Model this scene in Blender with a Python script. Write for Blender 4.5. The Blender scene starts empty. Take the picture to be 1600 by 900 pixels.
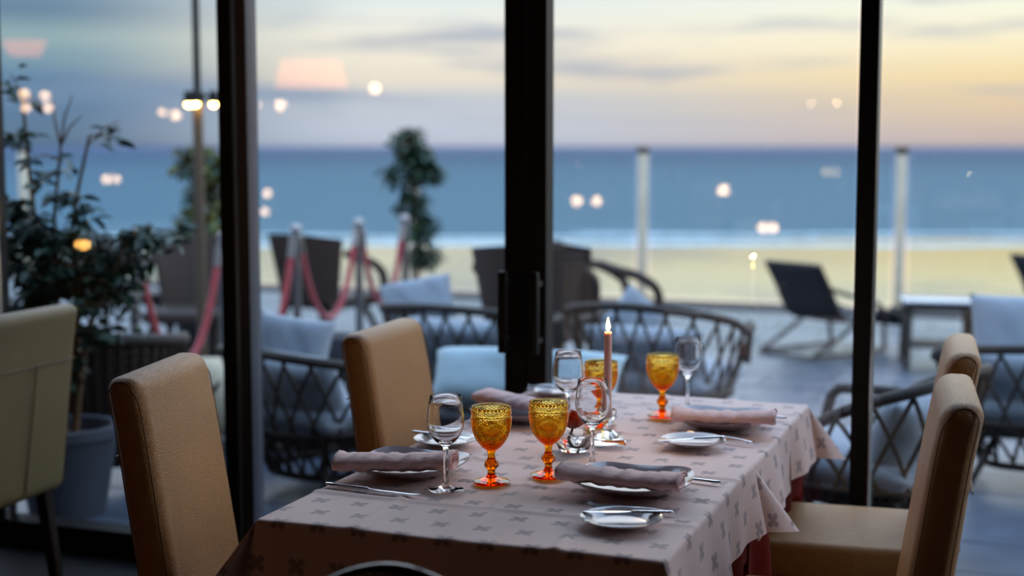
import bpy, bmesh, math, random
from math import pi, sin, cos, radians as R
from mathutils import Vector, Matrix

# ------------------------------------------------------------------ camera, sky, exposure
sc = bpy.context.scene
C = sc.collection
sc.view_settings.view_transform = 'Standard'
sc.view_settings.look = 'None'
sc.view_settings.exposure = 0.2
sc.view_settings.gamma = 1.0
try:
    sc.cycles.transparent_max_bounces = 48
    sc.cycles.max_bounces = 24
    sc.cycles.transmission_bounces = 20
    sc.cycles.sample_clamp_indirect = 6.0
    sc.cycles.use_denoising = True
except Exception:
    pass

YAW = R(20.35)
cam_d = bpy.data.cameras.new('camera')
cam = bpy.data.objects.new('camera', cam_d)
C.objects.link(cam)
cam.location = (0, 0, 1.48)
cam.rotation_euler = (pi/2 - R(5.70), 0, YAW)
cam_d.lens = 50
cam_d.sensor_width = 36
cam_d.clip_end = 20000
cam_d.dof.use_dof = True
cam_d.dof.focus_distance = 3.12
cam_d.dof.aperture_fstop = 1.7
sc.camera = cam


def lin(c):
    return tuple((x/255/12.92 if x/255 <= .04045 else ((x/255+.055)/1.055)**2.4) for x in c) + (1,)


def build_world():
    w = bpy.data.worlds.new('evening_sky')
    sc.world = w
    w.use_nodes = True
    nt = w.node_tree
    nt.nodes.clear()
    N, L = nt.nodes.new, nt.links.new

    def mth(op, a, b=None, c=None, clamp=False):
        n = N('ShaderNodeMath')
        n.operation = op
        n.use_clamp = clamp
        for i, v in enumerate((a, b, c)):
            if v is None:
                continue
            if isinstance(v, (int, float)):
                n.inputs[i].default_value = v
            else:
                L(v, n.inputs[i])
        return n.outputs[0]

    def mix(f, a, b):
        n = N('ShaderNodeMix')
        n.data_type = 'RGBA'
        for s, v in ((n.inputs[0], f), (n.inputs[6], a), (n.inputs[7], b)):
            if isinstance(v, (int, float, tuple)):
                s.default_value = v
            else:
                L(v, s)
        return n.outputs[2]

    def sstep(v, a, b):
        n = N('ShaderNodeMapRange')
        n.interpolation_type = 'SMOOTHSTEP'
        L(v, n.inputs[0])
        n.inputs[1].default_value = a
        n.inputs[2].default_value = b
        return n.outputs[0]

    tc = N('ShaderNodeTexCoord')
    sp = N('ShaderNodeSeparateXYZ')
    L(tc.outputs['Generated'], sp.inputs[0])
    x, y, z = sp.outputs
    el = mth('MULTIPLY', mth('ARCSINE', mth('MAXIMUM', mth('MINIMUM', z, 1.0), -1.0)), 180/pi)   # degrees
    az = mth('MULTIPLY', mth('ARCTAN2', x, y), 180/pi)            # 0 = straight out to sea, + to the right
    t = mth('SQRT', mth('DIVIDE', mth('MAXIMUM', el, 0.0), 90.0))

    def ramp(stops):
        n = N('ShaderNodeValToRGB')
        L(t, n.inputs[0])
        e = n.color_ramp.elements
        while len(e) < len(stops):
            e.new(.5)
        for q, (d, c) in zip(e, stops):
            q.position = math.sqrt(d/90)
            q.color = lin(c)
        return n.outputs[0]
    high = [(24, (204, 206, 220)), (45, (156, 180, 214)), (90, (126, 154, 200))]
    blue = ramp([(0, (78, 100, 128)), (.5, (94, 116, 142)), (1.6, (90, 118, 150)), (2.6, (98, 126, 156)), (3.4, (124, 150, 164)), (4.2, (142, 163, 170)), (5.1, (100, 126, 150)), (6, (116, 140, 164))] + high)
    mid = ramp([(0, (168, 170, 188)), (.5, (184, 188, 204)), (1.9, (188, 190, 200)), (2.6, (224, 210, 196)), (4.2, (236, 224, 210)), (6, (216, 222, 224))] + high)
    warm = ramp([(0, (176, 160, 164)), (.6, (200, 176, 166)), (1.7, (220, 192, 160)), (2.8, (236, 208, 162)), (4.0, (242, 226, 194)), (6, (238, 236, 222))] + high)
    c = mix(sstep(az, -39, -25), blue, mid)
    c = mix(sstep(az, -24, 2), c, warm)
    c = mix(sstep(az, 55, 110), c, blue)
    # long flat cloud banks
    cv = N('ShaderNodeCombineXYZ')
    L(mth('MULTIPLY', az, .055), cv.inputs[0])
    L(mth('MULTIPLY', el, .62), cv.inputs[1])
    nz = N('ShaderNodeTexNoise')
    L(cv.outputs[0], nz.inputs['Vector'])
    nz.inputs['Scale'].default_value = 1.35
    nz.inputs['Detail'].default_value = 5
    nz.inputs['Roughness'].default_value = .52
    cl = sstep(nz.outputs[0], .49, .66)
    cl = mth('MULTIPLY', cl, sstep(el, .6, 1.6))
    ccol = mix(sstep(az, -42, -10), lin((112, 136, 164)), lin((160, 165, 186)))
    ccol = mix(sstep(el, 12, 40), ccol, lin((150, 160, 180)))
    c = mix(mth('MULTIPLY', cl, .72), c, ccol)
    ground = mix(sstep(el, -1.2, -.2), lin((60, 66, 76)), c)
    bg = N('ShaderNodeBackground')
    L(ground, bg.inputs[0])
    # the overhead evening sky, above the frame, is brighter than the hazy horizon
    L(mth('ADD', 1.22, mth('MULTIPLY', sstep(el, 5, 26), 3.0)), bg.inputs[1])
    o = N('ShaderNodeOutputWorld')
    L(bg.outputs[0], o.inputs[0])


build_world()
rnd = random.Random(7)

# ------------------------------------------------------------------ materials


class NT:
    def __init__(s, name):
        s.m = bpy.data.materials.new(name)
        s.m.use_nodes = True
        s.t = s.m.node_tree
        s.p = s.t.nodes['Principled BSDF']
        s.o = s.t.nodes['Material Output']

    def n(s, k, **kw):
        q = s.t.nodes.new('ShaderNode'+k)
        for a, b in kw.items():
            if a.startswith('i_'):
                q.inputs[a[2:].replace('_', ' ')].default_value = b
            else:
                setattr(q, a, b)
        return q

    def l(s, a, b):
        s.t.links.new(a, b)

    def math(s, op, a, b=None):
        q = s.n('Math', operation=op)
        for i, v in enumerate((a, b)):
            if v is None:
                continue
            if isinstance(v, (int, float)):
                q.inputs[i].default_value = v
            else:
                s.l(v, q.inputs[i])
        return q.outputs[0]


def mat(name, col, rough=.5, metal=0, spec=.5, noise=0, nscale=20, bump=0, bscale=60, stretch=(1, 1, 1), coat=0, sheen=0, trans=0, col2=None):
    q = NT(name)
    p = q.p
    p.inputs['Base Color'].default_value = lin(col)
    p.inputs['Roughness'].default_value = rough
    p.inputs['Metallic'].default_value = metal
    p.inputs['Specular IOR Level'].default_value = spec
    p.inputs['Coat Weight'].default_value = coat
    p.inputs['Sheen Weight'].default_value = sheen
    p.inputs['Transmission Weight'].default_value = trans
    if noise or bump:
        tc = q.n('TexCoord')
        mp = q.n('Mapping')
        mp.inputs['Scale'].default_value = stretch
        q.l(tc.outputs['Object'], mp.inputs[0])
    if noise:
        z = q.n('TexNoise', i_Scale=nscale, i_Detail=5)
        q.l(mp.outputs[0], z.inputs[0])
        r = q.n('ValToRGB')
        r.color_ramp.elements[0].position = .3
        r.color_ramp.elements[1].position = .7
        k = 1-noise
        r.color_ramp.elements[0].color = lin(tuple(v*k for v in (col2 or col)))
        r.color_ramp.elements[1].color = lin(col)
        q.l(z.outputs[0], r.inputs[0])
        q.l(r.outputs[0], p.inputs['Base Color'])
    if bump:
        z = q.n('TexNoise', i_Scale=bscale, i_Detail=4)
        q.l(mp.outputs[0], z.inputs[0])
        b = q.n('Bump', i_Strength=bump, i_Distance=.01)
        q.l(z.outputs[0], b.inputs['Height'])
        q.l(b.outputs[0], p.inputs['Normal'])
    return q.m


def leather(name, col):
    q = NT(name)
    p = q.p
    tc = q.n('TexCoord')
    z = q.n('TexNoise', i_Scale=9, i_Detail=4)
    q.l(tc.outputs['Object'], z.inputs[0])
    r = q.n('ValToRGB')
    r.color_ramp.elements[0].color = lin(tuple(v*.86 for v in col))
    r.color_ramp.elements[1].color = lin(col)
    q.l(z.outputs[0], r.inputs[0])
    q.l(r.outputs[0], p.inputs['Base Color'])
    v = q.n('TexVoronoi', feature='DISTANCE_TO_EDGE', i_Scale=270)
    d = q.n('TexNoise', i_Scale=60, i_Detail=3)
    q.l(tc.outputs['Object'], d.inputs[0])
    ad = q.n('VectorMath', operation='MULTIPLY_ADD')
    q.l(d.outputs[1], ad.inputs[0])
    ad.inputs[1].default_value = (.012, .012, .012)
    q.l(tc.outputs['Object'], ad.inputs[2])
    q.l(ad.outputs[0], v.inputs['Vector'])
    mr = q.n('MapRange')
    mr.inputs[2].default_value = .35
    q.l(v.outputs[0], mr.inputs[0])
    b = q.n('Bump', i_Strength=.5, i_Distance=.002)
    q.l(mr.outputs[0], b.inputs['Height'])
    q.l(b.outputs[0], p.inputs['Normal'])
    p.inputs['Roughness'].default_value = .36
    p.inputs['Specular IOR Level'].default_value = .5
    return q.m


def thin_glass(name, tint=(255, 255, 255), f0=.04, rough=.0):
    q = NT(name)
    q.t.nodes.remove(q.p)
    tr = q.n('BsdfTransparent')
    tr.inputs[0].default_value = lin(tint)
    gl = q.n('BsdfGlossy')
    gl.inputs['Roughness'].default_value = rough
    gl.inputs[0].default_value = (1, 1, 1, 1)
    lw = q.n('LayerWeight')
    lw.inputs[0].default_value = .5
    f = q.math('ADD', q.math('MULTIPLY', q.math('POWER', lw.outputs['Facing'], 5.0), .9), f0)
    mx = q.n('MixShader')
    q.l(f, mx.inputs[0])
    q.l(tr.outputs[0], mx.inputs[1])
    q.l(gl.outputs[0], mx.inputs[2])
    q.l(mx.outputs[0], q.o.inputs[0])
    return q.m


def real_glass(name, col=(1, 1, 1, 1), ior=1.46, absorb=None, dens=0):
    q = NT(name)
    q.t.nodes.remove(q.p)
    g = q.n('BsdfGlass')
    g.inputs['Color'].default_value = col
    g.inputs['Roughness'].default_value = 0
    g.inputs['IOR'].default_value = ior
    q.l(g.outputs[0], q.o.inputs[0])
    if absorb:
        v = q.n('VolumeAbsorption')
        v.inputs[0].default_value = absorb
        v.inputs[1].default_value = dens
        q.l(v.outputs[0], q.o.inputs['Volume'])
    return q.m


def emit(name, col, s):
    q = NT(name)
    q.t.nodes.remove(q.p)
    e = q.n('Emission')
    e.inputs[0].default_value = lin(col)
    e.inputs[1].default_value = s
    q.l(e.outputs[0], q.o.inputs[0])
    return q.m


def cloth_mat(name, col, motif_col):
    """woven cloth with a staggered grid of small four-lobed motifs, laid out in cloth metres (UV)"""
    q = NT(name)
    p = q.p
    uv = q.n('UVMap')
    mp = q.n('Mapping')
    P = .088
    mp.inputs['Scale'].default_value = (1/P, 1/P, 1)
    q.l(uv.outputs[0], mp.inputs[0])
    s = q.n('SeparateXYZ')
    q.l(mp.outputs[0], s.inputs[0])
    u, v = s.outputs[0], s.outputs[1]
    row = q.math('FLOOR', v)
    u2 = q.math('ADD', u, q.math('MULTIPLY', q.math('MODULO', q.math('ABSOLUTE', row), 2.0), .5))
    a = q.math('MULTIPLY', q.math('SUBTRACT', q.math('FRACT', u2), .5), P)
    b = q.math('MULTIPLY', q.math('SUBTRACT', q.math('FRACT', v), .5), P)
    nz = q.n('TexNoise', i_Scale=260, i_Detail=2)
    q.l(uv.outputs[0], nz.inputs[0])
    r = q.math('SQRT', q.math('ADD', q.math('MULTIPLY', a, a), q.math('MULTIPLY', b, b)))
    th = q.math('ARCTAN2', b, a)
    lob = q.math('ABSOLUTE', q.math('SINE', q.math('MULTIPLY', th, 2.0)))
    rad = q.math('ADD', q.math('MULTIPLY', q.math('POWER', lob, .8), .0150), .0065)
    rad = q.math('ADD', rad, q.math('MULTIPLY', q.math('SUBTRACT', nz.outputs[0], .5), .016))
    k = q.n('MapRange', interpolation_type='SMOOTHSTEP')
    q.l(q.math('SUBTRACT', rad, r), k.inputs[0])
    k.inputs[1].default_value = -.0012
    k.inputs[2].default_value = .0018
    mx = q.n('Mix', data_type='RGBA')
    q.l(k.outputs[0], mx.inputs[0])
    mx.inputs[6].default_value = lin(col)
    mx.inputs[7].default_value = lin(motif_col)
    q.l(mx.outputs[2], p.inputs['Base Color'])
    p.inputs['Roughness'].default_value = .62
    p.inputs['Sheen Weight'].default_value = .25
    p.inputs['Specular IOR Level'].default_value = .35
    w = q.n('TexNoise', i_Scale=900, i_Detail=2)
    q.l(uv.outputs[0], w.inputs[0])
    w2 = q.n('TexNoise', i_Scale=7, i_Detail=3)
    q.l(uv.outputs[0], w2.inputs[0])
    b1 = q.n('Bump', i_Strength=.25, i_Distance=.0006)
    q.l(w.outputs[0], b1.inputs['Height'])
    b2 = q.n('Bump', i_Strength=.5, i_Distance=.006)
    q.l(w2.outputs[0], b2.inputs['Height'])
    q.l(b1.outputs[0], b2.inputs['Normal'])
    q.l(b2.outputs[0], p.inputs['Normal'])
    return q.m


M = dict(
    leather=leather('tan_leather', (200, 145, 82)),
    leather_pale=leather('pale_leather', (146, 128, 86)),
    piping=mat('dark_piping', (112, 76, 42), .5),
    wood_dark=mat('dark_wood', (44, 26, 18), .35, noise=.4, nscale=12, stretch=(1, 1, .15)),
    black_wood=mat('black_wood', (22, 14, 12), .22, coat=.5),
    cloth=cloth_mat('rose_damask', (246, 218, 212), (180, 158, 160)),
    skirt=mat('rust_cloth', (112, 22, 8), .9, sheen=0, spec=.2, noise=.15, nscale=8, bump=.1, bscale=300),
    napkin=mat('rose_napkin', (252, 216, 216), .8, sheen=.4, bump=.35, bscale=45),
    china=mat('white_china', (196, 192, 198), .12, coat=.6, noise=.03, nscale=3),
    china_gray=mat('grey_china', (160, 152, 162), .14, coat=.6, noise=.05, nscale=3),
    steel=mat('cutlery_steel', (205, 205, 208), .16, metal=1),
    glass=real_glass('clear_glass'),
    amber=real_glass('amber_glass', (1, .97, .84, 1), 1.48, (1, .84, .0, 1), 400),
    water=real_glass('water', ior=1.333),
    wax=mat('pink_wax', (250, 212, 202), .45),
    flame=emit('flame', (255, 200, 104), 26.0),
    wick=mat('wick', (20, 14, 10), .9),
    petal=mat('orange_petal', (244, 96, 36), .55, noise=.35, nscale=30, sheen=.3),
    stem=mat('green_stem', (44, 70, 26), .5, noise=.3),
    pane=thin_glass('window_glass', (246, 249, 248), .036),
    screen=thin_glass('screen_glass', (243, 250, 247), .04),
    frame=mat('black_frame', (9, 8, 8), .5, spec=.25),
    frame_gray=mat('grey_profile', (70, 74, 84), .4),
    frame_steel=mat('bright_steel_strip', (220, 214, 200), .22, metal=1),
    wall=mat('room_wall', (60, 38, 26), .8, noise=.2, nscale=3),
    ceil=mat('room_ceiling', (92, 74, 60), .8, noise=.1, nscale=3),
    floor_in=mat('dark_floor', (6, 4, 4), .7, spec=.2, noise=.3, nscale=4, stretch=(1, 6, 1)),
    tile=mat('terrace_tile', (84, 95, 112), .36, noise=.18, nscale=5, bump=.15, bscale=40),
    tile_b=mat('terrace_tile_dark', (73, 83, 99), .40, noise=.18, nscale=5, bump=.15, bscale=40),
    grout=mat('terrace_grout', (66, 66, 68), .9, noise=.2, nscale=30),
    kerb=mat('terrace_kerb', (74, 70, 72), .85, noise=.3, nscale=8),
    rope=mat('brown_rope_weave', (62, 52, 42), .75, noise=.35, nscale=60, bump=.5, bscale=160),
    rail=mat('brown_rattan_rail', (52, 42, 34), .6, noise=.3, nscale=40, bump=.5, bscale=120, stretch=(1, 1, 4)),
    cushion=mat('white_cushion', (140, 151, 162), .9, noise=.06, nscale=9, bump=.25, bscale=14, sheen=.3),
    cushion_blue=mat('pale_blue_cushion', (182, 208, 216), .9, noise=.06, nscale=9, bump=.3, bscale=12, sheen=.3),
    beige=mat('beige_canvas', (190, 178, 152), .9, noise=.1, nscale=6, bump=.2, bscale=18),
    dark_fabric=mat('charcoal_fabric', (34, 36, 44), .9, noise=.2, nscale=9, bump=.2, bscale=40),
    red_rope=mat('red_velvet_rope', (176, 34, 44), .7, sheen=.6, noise=.2, nscale=30, bump=.3, bscale=120),
    chrome=mat('brushed_post', (150, 150, 154), .3, metal=1),
    pot=mat('slate_pot', (72, 80, 92), .7, noise=.15, nscale=6),
    pot_black=mat('black_pot', (24, 24, 28), .6, noise=.2, nscale=6),
    soil=mat('soil', (40, 28, 20), 1, noise=.4, nscale=40),
    bark=mat('pale_bark', (122, 92, 62), .85, noise=.4, nscale=24, bump=.5, bscale=40, stretch=(1, 1, .3)),
    leaf=mat('ficus_leaf', (52, 84, 44), .42, noise=.35, nscale=6, col2=(36, 66, 40)),
    leaf_teal=mat('deep_green_leaf', (34, 70, 52), .5, noise=.35, nscale=6),
    leaf_gold=mat('yellow_lit_green_leaf', (110, 112, 42), .5, noise=.4, nscale=6),  # yellow lamp light on the bushy plant is put into this leaf colour
    post=mat('pale_post', (214, 204, 178), .55, noise=.12, nscale=8),
    cap=mat('dark_cap', (40, 38, 40), .5),
    pole=mat('dark_pole', (40, 42, 46), .42, metal=.6),
    pole_lit=mat('lamplit_pole', (96, 84, 68), .5, metal=.3),  # lower steel pole, the spot lamps' warm light put into its colour
    sling=mat('charcoal_sling', (40, 42, 48), .8, noise=.25, nscale=60, bump=.4, bscale=150),
    table_glass=mat('pale_table_top', (168, 178, 186), .12, coat=.4),
)
for k_, v_ in (('Subsurface Weight', .7), ('Subsurface Radius', (.03, .015, .01)), ('Subsurface Scale', .6)):
    M['wax'].node_tree.nodes['Principled BSDF'].inputs[k_].default_value = v_
bulb_mat = emit('lamp_bulb', (255, 205, 160), 26.0)
shade_mat = emit('lit_lampshade', (255, 128, 60), 4.2)
bulb_gold = emit('golden_bulb', (255, 190, 96), 60.0)

# ------------------------------------------------------------------ mesh helpers


class MB:
    def __init__(s):
        s.v, s.f, s.uv = [], [], None

    def add(s, v, f):
        o = len(s.v)
        s.v += [tuple(p) for p in v]
        s.f += [tuple(i+o for i in q) for q in f]
        return s

    def box(s, cx, cy, cz, sx, sy, sz, mtx=None):
        v = [Vector((cx+a*sx/2, cy+b*sy/2, cz+c*sz/2)) for c in (-1, 1) for b in (-1, 1) for a in (-1, 1)]
        if mtx:
            v = [mtx @ p for p in v]
        return s.add(v, [(0, 2, 3, 1), (4, 5, 7, 6), (0, 1, 5, 4), (2, 6, 7, 3), (0, 4, 6, 2), (1, 3, 7, 5)])

    def rbox(s, cx, cy, cz, sx, sy, sz, bev=.01, seg=3, shape=None, cuts=0):
        bm = bmesh.new()
        bmesh.ops.create_cube(bm, size=1)
        for p in bm.verts:
            p.co = Vector((p.co.x*sx, p.co.y*sy, p.co.z*sz))
        if bev:
            bmesh.ops.bevel(bm, geom=bm.edges[:], offset=bev, segments=seg, affect='EDGES', profile=.5)
        for k in range(cuts):
            h = -sz/2+sz*(k+1)/(cuts+1)
            bmesh.ops.bisect_plane(bm, geom=bm.verts[:]+bm.edges[:]+bm.faces[:], plane_co=(0, 0, h), plane_no=(0, 0, 1))
        bm.verts.index_update()
        v = []
        for p in bm.verts:
            q = Vector((p.co.x+cx, p.co.y+cy, p.co.z+cz))
            v.append(shape(q) if shape else q)
        f = [[p.index for p in q.verts] for q in bm.faces]
        bm.free()
        return s.add(v, f)

    def lathe(s, prof, seg=32, cx=0, cy=0, cz=0, closed=False):
        v, f = [], []
        n = len(prof)
        idx = []
        for r, z in prof:
            if r < 1e-6:
                idx.append([len(v)]*seg)
                v.append((cx, cy, cz+z))
            else:
                idx.append(list(range(len(v), len(v)+seg)))
                v += [(cx+r*cos(2*pi*i/seg), cy+r*sin(2*pi*i/seg), cz+z) for i in range(seg)]
        rng = n if closed else n-1
        for k in range(rng):
            a, b = idx[k], idx[(k+1) % n]
            for i in range(seg):
                j = (i+1) % seg
                q = []
                for t in (a[i], a[j], b[j], b[i]):
                    if t not in q:
                        q.append(t)
                if len(q) > 2:
                    f.append(q)
        return s.add(v, f)

    def tube(s, pts, r, seg=8, closed=False, flat=1.0):
        pts = [Vector(p) for p in pts]
        n = len(pts)
        rr = r if isinstance(r, (list, tuple)) else [r]*n
        v, f = [], []
        ref = None
        for i, p in enumerate(pts):
            if closed:
                d = pts[(i+1) % n]-pts[i-1]
            else:
                d = pts[min(i+1, n-1)]-pts[max(i-1, 0)]
            d.normalize()
            if ref is None:
                ref = Vector((0, 0, 1)) if abs(d.z) < .9 else Vector((1, 0, 0))
            a = d.cross(ref)
            if a.length < 1e-5:
                a = d.cross(Vector((0, 1, .3)))
            a.normalize()
            b = a.cross(d).normalized()
            ref = b
            for k in range(seg):
                w = 2*pi*k/seg
                v.append(p+a*cos(w)*rr[i]+b*sin(w)*rr[i]*flat)
        for i in range(n if closed else n-1):
            j = (i+1) % n
            for k in range(seg):
                m = (k+1) % seg
                f.append((i*seg+k, i*seg+m, j*seg+m, j*seg+k))
        if not closed:
            f.append(tuple(range(seg))[::-1])
            f.append(tuple((n-1)*seg+k for k in range(seg)))
        return s.add(v, f)

    def grid(s, nu, nv, fn, close_u=False):
        v = [fn(i/(nu if close_u else nu-1), j/(nv-1)) for j in range(nv) for i in range(nu)]
        f = []
        for j in range(nv-1):
            for i in range(nu if close_u else nu-1):
                k = (i+1) % nu
                f.append((j*nu+i, j*nu+k, (j+1)*nu+k, (j+1)*nu+i))
        return s.add(v, f)

    def build(s, name, m, parent=None, smooth=True, loc=None, angle=35):
        me = bpy.data.meshes.new(name)
        me.from_pydata([tuple(p) for p in s.v], [], s.f)
        bm = bmesh.new()
        bm.from_mesh(me)
        bmesh.ops.recalc_face_normals(bm, faces=bm.faces[:])
        bm.to_mesh(me)
        bm.free()
        if s.uv:
            ul = me.uv_layers.new(name='UVMap')
            for lp in me.loops:
                ul.data[lp.index].uv = s.uv[lp.vertex_index]
        if smooth:
            me.shade_smooth()
            try:
                me.set_sharp_from_angle(angle=R(angle))
            except Exception:
                pass
        me.materials.append(m)
        o = bpy.data.objects.new(name, me)
        C.objects.link(o)
        if parent:
            o.parent = parent
        if loc:
            o.location = loc
        return o


def smooth_path(pts, n=6, closed=False):
    pts = [Vector(p) for p in pts]
    out = []
    N = len(pts)
    for i in range(N if closed else N-1):
        p0 = pts[(i-1) % N] if closed or i > 0 else pts[0]
        p1, p2 = pts[i], pts[(i+1) % N]
        p3 = pts[(i+2) % N] if closed or i+2 < N else pts[-1]
        for k in range(n):
            t = k/n
            out.append(.5*((2*p1)+(p2-p0)*t+(2*p0-5*p1+4*p2-p3)*t*t+(3*p1-p0-3*p2+p3)*t**3))
    if not closed:
        out.append(pts[-1])
    return out


def tag(o, label=None, cat=None, group=None, kind=None):
    for k, v in (('label', label), ('category', cat), ('group', group), ('kind', kind)):
        if v:
            o[k] = v
    return o


def thing(name, label, cat, loc=(0, 0, 0), rz=0, group=None):
    o = bpy.data.objects.new(name, None)
    o.empty_display_size = .05
    C.objects.link(o)
    o.location = loc
    o.rotation_euler = (0, 0, rz)
    return tag(o, label, cat, group)


def struct(name, mb, m, parent=None, smooth=False):
    o = mb.build(name, m, parent, smooth)
    if not parent:
        o['kind'] = 'structure'
    return o


def copy_tree(o, label, loc, rz=0, scale=None):
    c = o.copy()
    C.objects.link(c)
    c['label'] = label
    c.location = loc
    c.rotation_euler = (0, 0, rz)
    if scale:
        c.scale = scale

    def rec(src, dst):
        for ch in list(src.children):
            d = ch.copy()
            C.objects.link(d)
            d.parent = dst
            rec(ch, d)
    rec(o, c)
    return c


def noise1(x, s=0):
    return (sin(x*1.7+s)+sin(x*3.1+s*2.3+1)*.5+sin(x*6.7+s*.7)*.25)/1.75


# ------------------------------------------------------------------ the room
WY = 4.24            # the glass front
struct('floor', MB().box(-6.15, -.4, -.06, 15.9, 9.4, .12), M['floor_in'])
struct('ceiling', MB().box(-6.15, -.4, 2.86, 15.9, 9.4, .12), M['ceil'])
struct('wall_back', MB().box(-6.15, -5.06, 1.4, 15.9, .16, 2.92), M['wall'])
struct('wall_left', MB().box(-14.06, -.4, 1.4, .12, 9.4, 2.92), M['wall'])
struct('wall_right', MB().box(1.66, -.25, 2.74, .12, 9.1, .24).box(1.66, -1.1, 1.4, .12, 7.7, 2.9).box(1.66, -.25, .05, .12, 9.1, .1), M['wall'])
struct('wall_front', MB().box(-6.2, WY+.03, 2.74, 15.8, .12, .12), M['wall'])
struct('baseboard_front', MB().box(-6.2, WY+.02, .047, 15.8, .1, .095), M['frame'])
struct('trim_1', MB().box(-6.2, WY+.03, 2.65, 15.8, .09, .06), M['frame'])

# window posts: X range
o = struct('trim_2', MB().box(-2.611, WY+.03, 1.33, .052, .08, 2.58), M['frame'])
MB().box(0, 0, 0, .010, .017, 2.58).build('steel_strip', M['frame_steel'], o, False, (-2.576, WY-.002, 1.33)).rotation_euler = (0, 0, R(-23))
MB().box(-2.548, WY+.03, 1.33, .041, .07, 2.58).build('grey_profile', M['frame_gray'], o, False)
o = struct('trim_3', MB().box(-.4755, WY+.03, 1.33, .053, .08, 2.58), M['frame'])
MB().box(0, 0, 0, .006, .012, 2.58).build('steel_strip', M['frame_steel'], o, False, (-.4455, WY-.006, 1.33)).rotation_euler = (0, 0, R(-38))
o = struct('trim_4', MB().box(-3.628, WY+.03, 1.33, .047, .08, 2.58), M['frame'])
MB().box(-3.601, WY+.01, 1.33, .006, .015, 2.58).build('steel_strip', M['frame_steel'], o, False)
for k, x in enumerate((.6, 1.66, -4.76, -5.93, -7.13, -8.23, -9.33, -10.43, -11.53, -12.63, -13.9)):
    struct('trim_%d' % (5+k), MB().box(x, WY+.03, 1.33, .06, .08, 2.58), M['frame'])


def pane(name, x0, x1):
    return struct(name, MB().box((x0+x1)/2, WY+.035, 1.33, x1-x0, .008, 2.58), M['pane'])


for k, (a, b) in enumerate(((-3.594, -2.637), (-.441, .568), (.632, 1.598), (-4.728, -3.652), (-5.898, -4.792),
                            (-7.098, -5.962), (-8.198, -7.162), (-9.298, -8.262), (-10.398, -9.362), (-11.498, -10.462), (-12.598, -11.562), (-13.868, -12.662))):
    pane('window_%d' % (k+1), a, b)


def door(name, x0, x1, hinge_left):
    d = thing(name, None, None, (0, 0, 0))
    d['kind'] = 'structure'
    w = .068
    xs = (x1-w/2) if hinge_left else (x0+w/2)
    MB().box(xs, WY+.03, 1.33, w, .07, 2.58).build('stile', M['frame'], d, False)
    MB().box((x0+x1)/2, WY+.035, 1.33, x1-x0-.02, .008, 2.58).build('pane', M['pane'], d, False)
    xh = xs - .010 if hinge_left else xs + .022
    h = MB().rbox(xh, WY-.085, .96, .03, .022, .26, .006, 2)
    for z in (.87, 1.05):
        h.box(xh, WY-.055, z, .016, .06, .016)
    h.build('handle', M['frame'], d)


door('door_1', -2.527, -1.528, True)
door('door_2', -1.524, -.502, False)

for k, y in enumerate((2.80,)):
    struct('trim_%d' % (30+k), MB().box(1.66, y, 1.36, .09, .06, 2.52), M['frame'])
for k, (a, b) in enumerate(((2.83, 4.2),)):
    struct('window_%d' % (20+k), MB().box(1.67, (a+b)/2, 1.36, .008, b-a, 2.52), M['pane'])

# lamps of the room, reflected in the glass front
LW = ['upper one at the left edge by the ficus top', 'lower one at the left edge by the ficus top', 'upper one just right of the left-edge pair', 'lower one just right of the left-edge pair',
      'left of two over the sea beside the lamp pole', 'right of two over the sea beside the lamp pole', 'faint one farthest left of the lamp pole head', 'one nearest the lamp pole head on its left',
      'just right of the left window post, high', 'second right of the left window post, high', 'alone high in the middle pane', 'upper over the sea by the left window post', 'lower one over the sea by the left window post',
      'left one of two over the sea right of the door', 'right one of two over the sea right of the door', 'alone over the sea, left of the right window post', 'left one of the pair low over the surf', 'right one of the pair low over the surf',
      'right faint one in the sunset sky', 'left faint one in the sunset sky']
LW.reverse()
for (x, z, r) in ((-10.958, 2.070, 0.045), (-10.947, 1.917, 0.040), (-10.675, 2.052, 0.042), (-10.636, 1.914, 0.042), (-9.874, 1.108, 0.040), (-9.745, 1.109, 0.035), (-9.117, 1.851, 0.034), (-8.937, 1.815, 0.045), (-7.940, 1.923, 0.045), (-7.629, 1.914, 0.045), (-6.512, 2.074, 0.048), (-7.810, 0.973, 0.038), (-7.846, 0.773, 0.036), (-4.309, 0.938, 0.045), (-4.104, 0.941, 0.042), (-2.843, 1.061, 0.050), (-2.458, 0.708, 0.042), (-2.361, 0.710, 0.042), (-1.799, 1.879, 0.018), (-2.033, 1.876, 0.014)):
    t = thing('wall_lamp', 'globe wall lamp mirrored ' + LW.pop(), 'lamp', (x, -4.98, z), 0, 'globe lamps on the back wall')
    MB().lathe([(0, 0), (.035, 0), (.035, .012), (0, .012)], 12).build('back_plate', M['frame'], t).rotation_euler = (-pi/2, 0, 0)
    ws = r*1.0
    MB().lathe([(ws*sin(pi*k/8), ws*cos(pi*k/8)) for k in range(9)], 14, 0, .013+ws, 0).build('globe', bulb_mat, t)
for x, lab in ((-10.291, 'left one of two golden globe lamps low on the back wall, mirrored among ficus leaves'), (-10.205, 'right one of two golden globe lamps low on the back wall, mirrored among ficus leaves')):
    t = thing('wall_lamp', lab, 'lamp', (x, -5.0, .356), 0, 'golden lamps low on the back wall')
    MB().lathe([(0, 0), (.02, 0), (.02, .012), (0, .012)], 12).build('back_plate', M['frame'], t).rotation_euler = (-pi/2, 0, 0)
    MB().lathe([(.026*sin(pi*k/8), .026*cos(pi*k/8)) for k in range(9)], 14, 0, .039, 0).build('globe', bulb_gold, t)
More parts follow.
